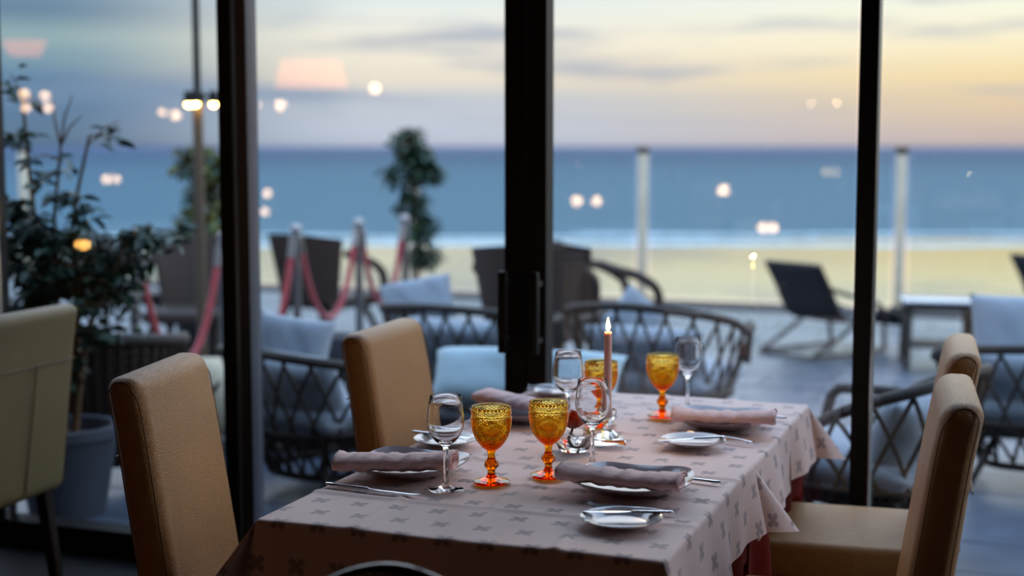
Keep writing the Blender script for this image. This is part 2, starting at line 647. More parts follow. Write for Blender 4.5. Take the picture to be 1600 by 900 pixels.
for (x, z, r0, r1, h, lab) in ((-8.563, 2.347, .20, .13, .13, 'lit lampshade hanging far left in the glass, bright bulbs at its top'),
                               (-5.681, 2.071, .25, .30, .22, 'larger lit lampshade hanging in the room, mirrored high in the middle pane')):
    t = thing('pendant_lamp', lab, 'lamp', (x, -2, z), 0, 'hanging lamps of the room')
    MB().lathe([(r1, -h/2), (r0, h/2), (r0-.006, h/2), (r1-.006, -h/2)], 28, closed=True).build('lamp_shade', shade_mat, t)
    MB().tube([(0, 0, h/2), (0, 0, 2.8-z)], .006, 6).build('cord', M['frame'], t)
    MB().lathe([(.035*sin(pi*k/8), .035*cos(pi*k/8)) for k in range(9)], 12, 0, 0, h/2-.04).build('bulb', bulb_mat, t)

# ------------------------------------------------------------------ terrace, beach, sea
EDGE = 12.9
struct('terrace_base', MB().box(-6, (WY+EDGE)/2+.02, -.12, 30, EDGE-WY-.1, .16), M['grout'])['kind'] = 'structure'
base = [o for o in C.objects if o.name == 'terrace_base'][0]
tw, td, gap = .80, .40, .008
tile_mb = MB().rbox(0, 0, -.02, tw-gap, td-gap, .04, .003, 1)
tiles = []
ny = int((EDGE-WY-.1)/td)
for j in range(ny):
    for i in range(-24, 12):
        x = (i+.5*(j % 2))*tw
        y = WY+.06+td*(j+.5)
        a = math.degrees(math.atan2(-x, y))
        vis = -1 < a < 41.5
        tiles.append((0 if vis else 1, y, x))
tiles.sort()
t0 = tile_mb.build('tile', M['tile'], base, False)
t1 = None
rest = MB()
cnt = 0
for v, y, x in tiles:
    dz = rnd.uniform(-.0015, .0015)
    if v == 0 and cnt < 296:
        if cnt == 0:
            q = t0
        elif cnt == 1:
            q = tile_mb.build('tile', M['tile_b'], base, False)
            t1 = q
        else:
            q = (t0 if rnd.random() < .6 else t1).copy()
            C.objects.link(q)
        q.location = (x, y, dz)
        cnt += 1
    else:
        if -18 < x < 7:
            rest.box(x, y, -.02+dz, tw-gap, td-gap, .04)
rest.build('tile_field', M['tile'], base, False)['kind'] = 'stuff'
struct('trim_18', MB().box(-6, EDGE+.1, -.17, 30, .34, .38), M['kerb'])


def sand_mat():
    q = NT('wet_sand')
    p = q.p
    tc = q.n('TexCoord')
    sep = q.n('SeparateXYZ')
    q.l(tc.outputs['Object'], sep.inputs[0])
    nz = q.n('TexNoise', i_Scale=.5, i_Detail=4)
    q.l(tc.outputs['Object'], nz.inputs[0])
    yy = q.math('ADD', sep.outputs[1], q.math('MULTIPLY', nz.outputs[0], 3.0))
    mr = q.n('MapRange', interpolation_type='SMOOTHSTEP')
    q.l(yy, mr.inputs[0])
    mr.inputs[1].default_value = 22.5
    mr.inputs[2].default_value = 25.0
    mx = q.n('Mix', data_type='RGBA')
    q.l(mr.outputs[0], mx.inputs[0])
    mx.inputs[6].default_value = lin((112, 104, 100))
    mx.inputs[7].default_value = lin((184, 150, 118))
    q.l(mx.outputs[2], p.inputs['Base Color'])
    p.inputs['Roughness'].default_value = .9
    b = q.n('Bump', i_Strength=.05, i_Distance=.015)
    n2 = q.n('TexNoise', i_Scale=3.0, i_Detail=3)
    q.l(tc.outputs['Object'], n2.inputs[0])
    q.l(n2.outputs[0], b.inputs['Height'])
    q.l(b.outputs[0], p.inputs['Normal'])
    g = q.n('BsdfGlossy')                       # the film of water left by the waves
    g.inputs['Roughness'].default_value = .03
    g.inputs[0].default_value = (1, .95, .90, 1)
    q.l(b.outputs[0], g.inputs['Normal'])
    m = q.n('MixShader')
    q.l(q.math('MULTIPLY', mr.outputs[0], .84), m.inputs[0])
    q.l(p.outputs[0], m.inputs[1])
    q.l(g.outputs[0], m.inputs[2])
    q.l(m.outputs[0], q.o.inputs[0])
    return q.m


def water_mat():
    q = NT('sea_water')
    p = q.p
    tc = q.n('TexCoord')
    sep = q.n('SeparateXYZ')
    q.l(tc.outputs['Object'], sep.inputs[0])
    mr = q.n('MapRange', interpolation_type='SMOOTHSTEP')
    q.l(sep.outputs[1], mr.inputs[0])
    mr.inputs[1].default_value = 45
    mr.inputs[2].default_value = 400
    mx = q.n('Mix', data_type='RGBA')
    q.l(mr.outputs[0], mx.inputs[0])
    mx.inputs[6].default_value = lin((48, 90, 114))
    mx.inputs[7].default_value = lin((12, 58, 94))
    mp = q.n('Mapping')
    mp.inputs['Scale'].default_value = (.25, 1, 1)
    q.l(tc.outputs['Object'], mp.inputs[0])
    n1 = q.n('TexNoise', i_Scale=.7, i_Detail=6, i_Roughness=.6)
    q.l(mp.outputs[0], n1.inputs[0])
    b = q.n('Bump', i_Strength=.6, i_Distance=.4)
    q.l(n1.outputs[0], b.inputs['Height'])
    d = q.n('BsdfDiffuse')
    q.l(mx.outputs[2], d.inputs[0])
    q.l(b.outputs[0], d.inputs['Normal'])
    g = q.n('BsdfGlossy')
    g.inputs['Roughness'].default_value = .25
    q.l(b.outputs[0], g.inputs['Normal'])
    m = q.n('MixShader')
    m.inputs[0].default_value = .15
    q.l(d.outputs[0], m.inputs[1])
    q.l(g.outputs[0], m.inputs[2])
    q.t.nodes.remove(p)
    q.l(m.outputs[0], q.o.inputs[0])
    return q.m


def beach_z(t):
    if t < 20:
        q = (t-13.2)/6.8
        return -.40-.82*q*q*(3-2*q)
    return -1.22-.0108*(t-20) if t < 46 else -1.50-.02*(t-46)


beach = MB().grid(40, 80, lambda u, v: (-90+180*u, 13.2+(66-13.2)*v, beach_z(13.2+(66-13.2)*v)+.006*noise1(u*30+v*9)))
b = struct('beach', beach, sand_mat(), smooth=True)
b.rotation_euler = (0, 0, YAW)
# keep the sand off the terrace: the strip nearest the terrace follows the terrace edge
struct('beach_strip', MB().grid(60, 6, lambda u, v: (-40+70*u, 13.25+3*v, -.37-.16*v+.02*noise1(u*60))), M['kerb'], smooth=True)

SEA = -1.5


def sea_pt(u, v):
    t = 40 + 11*((math.exp(7.0*v)-1)/(math.e-1))
    s = (u-.5)*2*(60+t*1.2)
    z = SEA
    z += .42*math.exp(-((t-50-.02*s)/1.5)**2)*(math.exp(-((s+11.0)/5.0)**2)+.8*math.exp(-((s-3.4)/2.4)**2))
    z += .12*math.exp(-((t-58-.03*s)/2.0)**2)*(.5+.5*noise1(s*.2))
    z += .10*math.exp(-((t-75)/3.0)**2)*(.5+.5*noise1(s*.11, 2))
    if t < 44:
        z -= .35*(44-t)/4*(.6+.4*noise1(s*.25, 1))*.35
    return (s, t, z)


sea = struct('sea', MB().grid(160, 150, sea_pt), water_mat(), smooth=True)
sea.rotation_euler = (0, 0, YAW)
foam_m = mat('surf_foam', (196, 208, 220), .8, noise=.2, nscale=2)


def foam(u, v, t0, w, s0, s1, seed):
    s = s0+(s1-s0)*u
    e = sin(pi*u)**.4
    t = t0+.7*noise1(s*.2, seed)+(v-.5)*w*e*(.7+.4*noise1(s*.55, seed+2))
    return (s, t, SEA+.03+.06*sin(pi*v))


fm = MB()
fm.grid(120, 4, lambda u, v: foam(u, v, 42.8, 2.2, -34, 34, 1))
fm.grid(80, 4, lambda u, v: foam(u, v, 46.2, 1.3, -30, 10, 5))
fm.grid(80, 4, lambda u, v: foam(u, v, 47.5, 1.6, 2, 40, 8))
f = fm.build('surf', foam_m)
f.rotation_euler = (0, 0, YAW)
tag(f, 'thin line of white surf breaking along the beach', 'surf', None, 'stuff')

# glass wind screen along the terrace edge
PX = (1.2, -1.154, -3.509, -5.861, -8.206, -10.625, -12.98)
POSN = ('outside the frame at far right', 'right of the right window post, behind the side table', 'just right of the door posts, behind the wicker armchair', 'behind the tall green tree in the middle pane',
        'behind the yellow-lit plant by the pole', 'at the far left behind the ficus', 'outside the frame at far left')
p0 = None
for k, x in enumerate(PX):
    lab = 'pale windscreen post with dark cap ' + POSN[k]
    if p0 is None:
        p0 = thing('screen_post', lab, 'post', (x, EDGE+.1, .02), 0, 'posts of the glass windscreen')
        MB().rbox(0, 0, .70, .085, .06, 1.40, .006, 2).build('shaft', M['post'], p0)
        MB().rbox(0, 0, 1.425, .11, .085, .06, .01, 2).build('cap', M['cap'], p0)
        MB().rbox(0, 0, .02, .14, .12, .04, .006, 1).build('foot_plate', M['cap'], p0)
    else:
        copy_tree(p0, lab, (x, EDGE+.1, .02))
for k in range(len(PX)-1):
    a, b = PX[k], PX[k+1]
    q = MB().rbox(0, 0, .72, abs(a-b)-.16, .012, 1.34, .002, 1).build('glass_screen', M['screen'], None, False, ((a+b)/2, EDGE+.1, .02))
    tag(q, 'clear glass windscreen panel ' + ('at the far right, behind the sling lounger at the frame edge', 'behind the charcoal sling lounger left of the right window post',
        'behind the door posts and the looped wicker armchair', 'between the tall green tree and the yellow-lit plant', 'behind the wicker armchair at the ficus', 'outside the frame at far left')[k],
        'glass panel', 'glass panels of the windscreen')

# ------------------------------------------------------------------ dining tables, cloths
TX, TW = -1.022, .82
TD = .826
TY1, TY2 = 2.42+TD/2, 3.253+TD/2


def dining_table(y, label):
    t = thing('dining_table', label, 'table', (TX, y, 0), 0, 'square dining tables pushed together')
    MB().rbox(0, 0, .718, TW-.02, TD-.012, .028, .006, 2).build('table_top', M['wood_dark'], t)
    for sx in (-1, 1):
        for sy in (-1, 1):
            MB().rbox(sx*.27, sy*.31, .352, .05, .05, .704, .004, 1).build('leg', M['wood_dark'], t)
    return t


dining_table(TY1, 'near square dining table under the front rose tablecloth')
dining_table(TY2, 'far square dining table under the rear rose tablecloth by the glass')


def skirt(y, label, dents=()):
    w, d = TW-.004, TD-.004
    n = 220
    per = 2*(w+d)
    m = MB()

    def fn(u, v):
        s = u*per
        if s < w:
            p, nrm = (-w/2+s, -d/2), (0, -1)
        elif s < w+d:
            p, nrm = (w/2, -d/2+s-w), (1, 0)
        elif s < 2*w+d:
            p, nrm = (w/2-(s-w-d), d/2), (0, 1)
        else:
            p, nrm = (-w/2, d/2-(s-2*w-d)), (-1, 0)
        k = v**.8
        q = (.004+.030*k*(sin(s*2*pi/.18)+.4*sin(s*2*pi/.31+1)+.5) if True else 0)
        q = max(q, -.02)
        edge = min(abs(abs(p[0])-w/2)+abs(nrm[0])*9, abs(abs(p[1])-d/2)+abs(nrm[1])*9)
        q *= max(0, min(1, edge/.10))
        if abs(nrm[1]) > .5 and ((y < 3.2 and nrm[1] > 0) or (y > 3.2 and nrm[1] < 0)):
            q = -.004 - .02*k
        z = .735-.72*v
        for sd, cy, dep in dents:
            if nrm[0] == sd:
                e = max(0, min(1, (.285-abs(y+p[1]-cy))/.04))*max(0, min(1, (.515-z)/.03))
                q = q*(1-e)-dep*e
        return (p[0]+nrm[0]*q, p[1]+nrm[1]*q, z)
    m.grid(n, 14, fn, close_u=True)
    m.add([(-w/2, -d/2, .735), (w/2, -d/2, .735), (w/2, d/2, .735), (-w/2, d/2, .735)], [(0, 1, 2, 3)])
    o = m.build('table_skirt', M['skirt'], None, True, (TX, y, 0), 50)
    return tag(o, label, 'cloth', 'rust underskirts of the tables')


skirt(TY1, 'rust red pleated underskirt hanging under the front tablecloth', ((-1, 2.848, .03), (1, 3.05, .05)))
skirt(TY2, 'rust red pleated underskirt hanging under the rear tablecloth', ((-1, 3.624, .215), (1, 3.78, .07)))


def tablecloth(y, label, drop, seam_side, ztop, seed):
    """seam_side: +1 the side facing +Y is squeezed against the other table, -1 the side facing -Y, with no room to flare"""
    w, d = TW/2, TD/2
    r = .010
    step = .009

    def axis(h):
        n = int(2*h/step)
        xs = [-h+2*h*i/n for i in range(n+1)]
        e = [0.004, .008, .012, .016, .024] + [.024+(drop-.024)*k/9 for k in range(1, 10)]
        return [-h-q for q in reversed(e)] + xs + [h+q for q in e]
    us, vs = axis(w), axis(d)
    sg = seed*1.7

    def bend(s):
        """arc length s past the edge -> (outward, down)"""
        q = r*pi/2
        if s <= 0:
            return 0, 0
        if s < q:
            return r*sin(s/r), r*(1-cos(s/r))
        return r+.10*(s-q), r+(s-q)*.995

    def fn(a, b):
        ex, ey = max(0, abs(a)-w), max(0, abs(b)-d)
        sx, sy = (1 if a > 0 else -1), (1 if b > 0 else -1)
        # ironed folds and soft waves of the top
        z = 0
        for c in (-.21, 0., .205):
            z += .0042*math.exp(-((a-c+.004*sin(b*9+sg))/.010)**2)*(.4+.6*abs(sin(b*5+c*9+sg)))
            z += .0052*math.exp(-((b-c-.03+.006*sin(a*8+sg))/.010)**2)*(.45+.55*abs(sin(a*6+c*7+sg)))
        z += .0012*sin(a*13+sg)*sin(b*11+sg*2)
        if ex == 0 and ey == 0:
            return (a, b, z)
        if ex > 0 and ey == 0:
            o, dn = bend(ex)
            wv = (.012*sin(b*14+sg)+.006*sin(b*31+sx))*(ex/drop)**1.2
            return (sx*(w+o+wv), b, z*max(0, 1-ex/.03)-dn)
        if ey > 0 and ex == 0:
            o, dn = bend(ey)
            if sy == seam_side:
                return (a, sy*(d+.001+min(o, .002)), -dn)
            wv = (.006*sin(a*12+sg)+.003*sin(a*29+sy))*(ey/drop)**1.2
            return (a, sy*(d+o+wv), z*max(0, 1-ey/.03)-dn)
        # corner: the surplus folds into a pointed flap along the diagonal
        rr = math.hypot(ex, ey)
        ph = math.atan2(ey, ex)
        tt = min(ph, pi/2-ph)
        o, dn = bend(rr)
        til = tt*.88
        k = rr*sin(til)
        off = .10*rr*sin(4*ph)
        if sy == seam_side:
            k *= .95 if seam_side > 0 else .25
        dx, dy = sx*.7071, sy*.7071
        base_x, base_y = sx*w, sy*d
        f0 = cos(ph)
        ox = o*f0*(1-tt/(pi/4))
        oy = o*(1-f0)*(1-tt/(pi/4)) if sy != seam_side else 0
        return (base_x+sx*ox+dx*k-dy*off*sx*sy*.7*-1*0+(-dy)*off*(1 if sx*sy > 0 else -1),
                base_y+sy*oy+dy*k+dx*off*(1 if sx*sy > 0 else -1), -max(dn*cos(til), 0))
    m = MB()
    nu, nv = len(us), len(vs)
    m.v = [fn(a, b) for b in vs for a in us]
    m.uv = [(a+seed*.013, b+seed*.02) for b in vs for a in us]
    for j in range(nv-1):
        for i in range(nu-1):
            p, q2, r2, s2 = j*nu+i, j*nu+i+1, (j+1)*nu+i+1, (j+1)*nu+i
            ca, cb = (us[i]+us[i+1])/2, (vs[j]+vs[j+1])/2
            if abs(ca) > w and abs(cb) > d:          # corner squares: split along the fold
                m.f += [(p, q2, r2), (p, r2, s2)] if ca*cb > 0 else [(p, q2, s2), (q2, r2, s2)]
            else:
                m.f.append((p, q2, r2, s2))
    o = m.build('tablecloth', M['cloth'], None, True, (TX, y, ztop), 180)
    return tag(o, label, 'tablecloth', 'rose damask tablecloths')


tablecloth(TY2, 'rear rose tablecloth with small motifs, nearest the glass front', .165, -1, .7405, 2)
tablecloth(TY1, 'front rose tablecloth with small motifs, its front drape in shadow', .168, 1, .7435, 1)
ZT = .7485

# ------------------------------------------------------------------ dining chairs
BT, BH = .088, .975


def back_front(z):
    return -.20-.14*(z-.5)-.05*max(0, z-.86)


def dining_chair(lm, label, loc, rz):
    t = thing('dining_chair', label, 'chair', loc, rz, 'leather dining chairs')

    def shp(p):
        z = p.z
        k = max(0, min(1, (z-.36)/.6))
        th = 1.08-.16*k
        x = back_front(z) - BT/2*1.0 + p.x*th
        crown = .010*(1-(p.y/.225)**2)
        return Vector((x + (crown*.6 if p.x > 0 else -crown*.3), p.y*(1-.015*k), z + (.006*(1-(p.y/.2)**2) if z > .9 else 0)))
    MB().rbox(0, 0, (.36+BH)/2, BT, .445, BH-.36, .033, 5, shp, 14).build('backrest', lm, t, True, None, 60)
    MB().rbox(-.019, 0, .425, .38, .44, .10, .018, 4, lambda p: Vector((p.x, p.y, p.z+(.010*(1-((p.x+.019)/.19)**2)*(1-(p.y/.22)**2) if p.z > .45 else 0)))).build('seat', lm, t, True, None, 60)
    # stitched seams along both side faces, on front and back edges
    for s in (-1, 1):
        yy = lambda z: s*(.2225-.0035*(z-.36)/.6)
        zz = [.38+(BH-.05-.38)*k/12 for k in range(13)]
        pts = [(back_front(z)-.010, yy(z), z) for z in zz]
        xt = back_front(BH)
        pts += [(xt-.018, yy(BH)-s*.004, BH-.025), (xt-.034, yy(BH)-s*.010, BH-.010), (xt-BT+.034, yy(BH)-s*.010, BH-.010), (xt-BT+.020, yy(BH)-s*.004, BH-.025)]
        pts += [(back_front(z)-BT+.012, yy(z), z) for z in reversed(zz)]
        MB().tube(smooth_path(pts, 3), .0014, 6).build('side_piping', M['piping'], t)
    zs = .80
    MB().tube([(back_front(zs)-BT-.004-.003*(1-(y/.21)**2), y, zs) for y in [(-.205+.41*k/10) for k in range(11)]], .0022, 6).build('back_seam', M['piping'], t)
    MB().tube([(back_front(z)-BT*1.02-.006-.006*0, 0, z) for z in [.39+.41*k/8 for k in range(9)]], .0020, 6).build('back_seam', M['piping'], t)
    for sx in (-.205, .125):
        for sy in (-1, 1):
            MB().rbox(0, 0, 0, .042, .042, .39, .003, 1, lambda p: Vector((p.x*(.8+.2*(p.z+.2)/.4)+sx-(.05*(.19-p.z)/.38 if sx < 0 else 0), p.y*(.8+.2*(p.z+.2)/.4)+sy*.19, p.z+.195))).build('leg', M['wood_dark'], t)
    return t


c1 = dining_chair(M['leather'], 'tan leather dining chair in the left foreground, its backrest beside the front table corner', (-1.601, 2.848, 0), R(12.3))
copy_tree(c1, 'tan leather dining chair behind the left plate, far left side of the table', (-1.415, 3.624, 0), R(3))
copy_tree(c1, 'tan leather dining chair with visible seat top, behind the other one on the right', (-.486, 3.794, 0), pi+R(4.3))
copy_tree(c1, 'tan leather dining chair nearest on the right, its dark side toward us', (-.457, 3.065, 0), pi+R(5.4))
dining_chair(M['leather_pale'], 'pale leather chair seen from behind with stitched back seams, at the left frame edge', (-3.235, 3.56, 0), pi+R(3))

# hoop-backed chair at the bottom edge
t = thing('hoop_chair', 'dark glossy hoop-backed chair rising at the bottom edge, in front of the table', 'chair', (-.915, 2.08, -.016), pi/2)
hp = smooth_path([(-.13, -.19, .44), (-.14, -.2, .62), (-.135, -.15, .775), (-.13, 0, .838), (-.135, .15, .775), (-.14, .2, .62), (-.13, .19, .44)], 8)
MB().tube(hp, .0165, 12).build('back_hoop', M['black_wood'], t)
MB().lathe([(0, .40), (.17, .40), (.205, .415), (.205, .43), (.19, .442), (0, .446)], 36, .04, 0, 0).build('seat', M['black_wood'], t)
for a in (-.4, 0, .4):
    MB().tube([(-.13, a*.26, .44), (-.138, a*.3, .64), (-.134, a*.32, .80-.10*a*a)], .007, 8).build('spindle', M['black_wood'], t)
for sx in (-1, 1):
    for sy in (-1, 1):
        MB().tube([(.04+sx*.11, sy*.11, .40), (.04+sx*.16, sy*.17, .0)], [.016, .012], 10).build('leg', M['black_wood'], t)

# ------------------------------------------------------------------ tableware


def plate_mesh(sz, hgt, m, name='dinner_plate'):
    """square china plate with a rounded rim that rises toward the corners"""
    mb = MB()
    prof = [(0, .004), (.30, .004), (.56, .0045), (.64, .007), (.86, .60*hgt+.004), (1.0, hgt), (1.0, hgt-.0035), (.86, .60*hgt-.0015), (.62, .0), (.0, .0)]
    seg = 64

    def pt(k, i):
        r, z = prof[k]
        a = 2*pi*i/seg
        n = 3.6 if r > .5 else 2.6
        c, s = cos(a), sin(a)
        q = (abs(c)**n+abs(s)**n)**(-1/n)
        cor = max(0, (q-1)/.28)
        zz = z + (cor*.010*((r-.6)/.4)**1.5 if r > .6 else 0)
        return (sz/2*r*q*c, sz/2*r*q*s, zz)
    mb.v = [pt(k, i) for k in range(len(prof)) for i in range(seg)]
    mb.f = [(k*seg+i, k*seg+(i+1) % seg, (k+1)*seg+(i+1) % seg, (k+1)*seg+i) for k in range(len(prof)-1) for i in range(seg)]
    return mb


def bread_plate_mesh(r):
    return MB().lathe([(0, .003), (.60*r, .003), (.66*r, .0045), (.80*r, .011), (r, .0155), (r, .0135), (.80*r, .0075), (.6*r, 0), (0, 0)], 64)


plates = {}
dp = None
PL = (('white', (-.795, 2.895), 4, 'grey-white square dinner plate at the front right place, under a rolled napkin'),
      ('white', (-1.315, 2.875), -3, 'white square dinner plate at the front left place, beside the knife'),
      ('white', (-.765, 3.655), 5, 'square dinner plate at the far right place, behind the amber goblet'),
      ('white', (-1.30, 3.57), -4, 'square dinner plate at the far left place, mostly hidden by goblets'))
for k, (m, (x, y), a, lab) in enumerate(PL):
    if dp is None:
        dp = plate_mesh(.245, .025, None).build('dinner_plate', M['china_gray'], None, True, (x, y, ZT), 60)
        o = dp
    else:
        o = dp.copy()
        C.objects.link(o)
        o.location = (x, y, ZT)
    o.rotation_euler = (0, 0, R(a))
    tag(o, lab, 'plate', 'square dinner plates')

bp = None
for (x, y, lab) in ((-.742, 2.612, 'small round bread plate at the front right corner, knife across it'),
                    (-.780, 3.385, 'small round bread plate in front of the far right place'),
                    (-1.355, 3.185, 'small round bread plate behind the left wine glass'),
                    (-1.335, 3.955, 'small round bread plate at the far left table corner by the glass')):
    if bp is None:
        bp = bread_plate_mesh(.080).build('bread_plate', M['china'], None, True, (x, y, ZT), 60)
        o = bp
    else:
        o = bp.copy()
        C.objects.link(o)
        o.location = (x, y, ZT)
    tag(o, lab, 'plate', 'round bread plates')


def napkin_mesh(seed, L=.265, W=.094, H=.038):
    """a napkin folded into a soft flat roll; the spiral of layers shows at its ends"""
    nt = 110
    turns = 3.2

    def fn(u, v):
        th = 2*pi*turns*u
        rho = .16+.84*(1-u)**.9 if u > 0 else 1
        x = (v-.5)*L
        s = .5+.5*noise1(v*5+seed)
        flare = 1+.10*(abs(v-.5)*2)**3+.05*noise1(v*9, seed)
        wr = .0020*noise1(th*1.3+v*17, seed)*(1 if u < .35 else .2)
        wr += .0022*noise1(v*23+th*.5, seed+3)*(1 if u < .35 else .2)
        y = (W/2*rho*flare+wr)*cos(th)
        z = (H/2*rho*flare+wr)*sin(th)
        if u < .02:
            z += .001
        return (x+.003*noise1(th, seed)*(1 if v in (0, 1) else 0), y + .008*sin(v*3+seed)+.004*noise1(v*4, seed), H/2+z+.002+.004*(abs(v-.5)*2)**2*(1+noise1(v*3, seed)))
    mb = MB()
    mb.grid(nt, 34, fn)
    return mb


def napkin(x, y, z, rz, tilt, lab, seed):
    o = napkin_mesh(seed).build('napkin', M['napkin'], None, True, (x, y, z), 180)
    md = o.modifiers.new('thick', 'SOLIDIFY')
    md.thickness = .0016
    o.rotation_euler = (0, tilt, R(rz))
    return tag(o, lab, 'napkin', 'rolled rose napkins')


napkin(-.805, 2.824, ZT+.016, 2, 0, 'rolled rose napkin across the front right dinner plate', 1)
napkin(-1.315, 2.808, ZT+.015, 9, R(-1.5), 'rolled rose napkin across the left dinner plate beside the wine glass', 4)
napkin(-.745, 3.580, ZT+.013, 8, R(-2), 'rolled rose napkin on the far right plate, curled end raised', 8)
napkin(-1.325, 3.60, ZT+.013, -30, 0, 'rolled rose napkin at the far left place, behind the amber goblets', 12)

# glasses
WG = [(0, .0015), (.030, .0020), (.0370, .0022), (.0380, .0032), (.036, .0042), (.022, .0062), (.010, .0105), (.0062, .018), (.0050, .035), (.0048, .060), (.0054, .085),
      (.0075, .0965), (.014, .1015), (.023, .108), (.0325, .121), (.0385, .138), (.0398, .150), (.0390, .165), (.0362, .185), (.0330, .2045), (.0326, .2055), (.0320, .2045),
      (.0352, .185), (.0379, .165), (.0387, .150), (.0374, .1385), (.0312, .1225), (.021, .1105), (.010, .1060), (0, .1050)]


def wine_glass_mesh():
    return MB().lathe(WG, 56)


wg = None
for (x, y, lab) in ((-1.168, 2.743, 'empty clear wine glass at the front left, between the left plate and the first goblet'),
                    (-.936, 3.049, 'empty clear wine glass in front of the candle'),
                    (-1.123, 3.443, 'empty clear wine glass behind the candle at its left, near the door posts'),
                    (-.900, 3.83, 'empty clear wine glass at the far right, beside the rear amber goblet')):
    if wg is None:
        wg = wine_glass_mesh().build('wine_glass', M['glass'], None, True, (x, y, ZT), 60)
        o = wg
    else:
        o = wg.copy()
        C.objects.link(o)
        o.location = (x, y, ZT)
    tag(o, lab, 'wine glass', 'clear wine glasses')


def goblet_mesh():
    mb = MB()
    n = 28
    # outer bowl: lattice of raised diamonds
    tab = [(.0735, .012), (.080, .0195), (.087, .0255), (.095, .0312), (.103, .0352), (.116, .0393), (.129, .0415), (.142, .0425), (.156, .0428), (.166, .0425)]

    def rad(z):
        for (a, p), (b, q) in zip(tab, tab[1:]):
            if z <= b:
                return p+(q-p)*(z-a)/(b-a)
        return tab[-1][1]
    levels = [.0745]
    while levels[-1] < .1470:
        r = rad(levels[-1])
        levels.append(levels[-1]+max(.0013, .0030*min(1, r/.040)))
    sc_ = (.1485-.0745)/(levels[-1]-.0745)
    levels = [.0745+(q-.0745)*sc_ for q in levels]
    if len(levels) % 2 == 0:
        levels.insert(len(levels)-1, (levels[-1]+levels[-2])/2)

    def lattice(lv, nn, bump):
        ids = []
        v, f = [], []
        for k, z in enumerate(lv):
            ids.append(len(v))
            r = rad(z)
            for i in range(nn):
                a = 2*pi*(i+.5*(k % 2))/nn
                v.append((r*cos(a), r*sin(a), z))

        def pk(z, a):
            r = rad(z)+bump*min(1, rad(z)/.035)
            v.append((r*cos(a), r*sin(a), z))
            return len(v)-1
        for k in range(len(lv)):
            for i in range(nn):
                # diamond centred on the lattice gap of level k, between i and i+1
                l = ids[k]+i
                r_ = ids[k]+(i+1) % nn
                up = (i if k % 2 else i)
                mid = (i+(0 if k % 2 == 0 else 1)) % nn
                a = 2*pi*(i+.5*(k % 2)+.5)/nn
                c = pk(lv[k], a)
                if k == 0 or k == len(lv)-1:
                    f.append((l, r_, c))
                if k > 0:
                    d = ids[k-1]+mid
                    f += [(d, r_, c), (l, d, c)]
                if k < len(lv)-1:
                    d = ids[k+1]+mid
                    f += [(r_, d, c), (d, l, c)]
        return v, f, list(range(ids[0], ids[0]+nn)), list(range(ids[-1], ids[-1]+nn))

    def stitch(A, B):
        nn = len(A)
        mb.f += [(A[i], A[(i+1) % nn], B[(i+1) % nn], B[i]) for i in range(nn)]

    def ring(r, z, nn=n):
        o = len(mb.v)
        mb.v += [(r*cos(2*pi*i/nn), r*sin(2*pi*i/nn), z) for i in range(nn)]
        return list(range(o, o+nn))

    def lat(lv, bump):
        o = len(mb.v)
        v, f, b, tt = lattice(lv, n, bump)
        mb.add(v, f)
        return [q+o for q in b], [q+o for q in tt]
    # foot, stem, faceted knop
    prof = [(0, .0), (.030, .0), (.0405, .0012), (.0418, .0034), (.038, .0056), (.024, .0085), (.013, .0125), (.0092, .0185), (.0080, .024), (.0088, .029), (.0115, .0325)]
    o = len(mb.v)
    prev = None
    cen = len(mb.v)
    mb.v.append((0, 0, .0005))
    for r, z in prof[1:]:
        q = ring(r, z)
        if prev is None:
            mb.f += [(cen, q[(i+1) % n], q[i]) for i in range(n)]
        else:
            stitch(prev, q)
        prev = q
    for k in range(1, 6):
        z = .0325+.017*k/6
        r = .0118+.0030*sin(pi*k/6)
        q = ring(r, z)
        # knop: alternate bumps
        for i in range(n):
            b = 1+(.11 if (i//3+k) % 2 == 0 else 0)
            mb.v[q[i]] = (mb.v[q[i]][0]*b, mb.v[q[i]][1]*b, z)
        stitch(prev, q)
        prev = q
    for r, z in ((.0112, .0505), (.0088, .054), (.0078, .060), (.0082, .066), (.0100, .0712)):
        q = ring(r, z)
        stitch(prev, q)
        prev = q
    b, tp = lat(levels, .0027)
    stitch(prev, b)
    q1 = ring(.0422, .1496)
    stitch(tp, q1)
    q2 = ring(.0422, .1512)
    stitch(q1, q2)
    b, tp = lat([.1522, .1547, .1572, .1597, .1622], .0020)
    stitch(q2, b)
    prev = tp
    for r, z in ((.0430, .1640), (.0432, .1685), (.0428, .1697), (.0418, .1697), (.0410, .168), (.0402, .150), (.0395, .135), (.0372, .116), (.0325, .103), (.0255, .0925), (.0150, .0855), (.006, .0832)):
        q = ring(r, z)
        stitch(prev, q)
        prev = q
    cen = len(mb.v)
    mb.v.append((0, 0, .0828))
    mb.f += [(cen, prev[i], prev[(i+1) % n]) for i in range(n)]
    return mb


gb = None
for (x, y, a, lab) in ((-1.102, 2.842, 0, 'amber diamond-cut goblet on the left of the front pair, beside the wine glass'),
                       (-1.005, 2.943, 7, 'amber diamond-cut goblet on the right of the front pair, before the flower bowl'),
                       (-1.066, 3.547, 3, 'amber diamond-cut goblet standing behind the candle'),
                       (-.944, 3.72, 12, 'amber diamond-cut goblet standing alone at the far right, beside a wine glass')):
    if gb is None:
        gb = goblet_mesh().build('amber_goblet', M['amber'], None, True, (x, y, ZT), 14)
        o = gb
    else:
        o = gb.copy()
        C.objects.link(o)
        o.location = (x, y, ZT)
    o.rotation_euler = (0, 0, R(a))
    tag(o, lab, 'goblet', 'amber goblets')

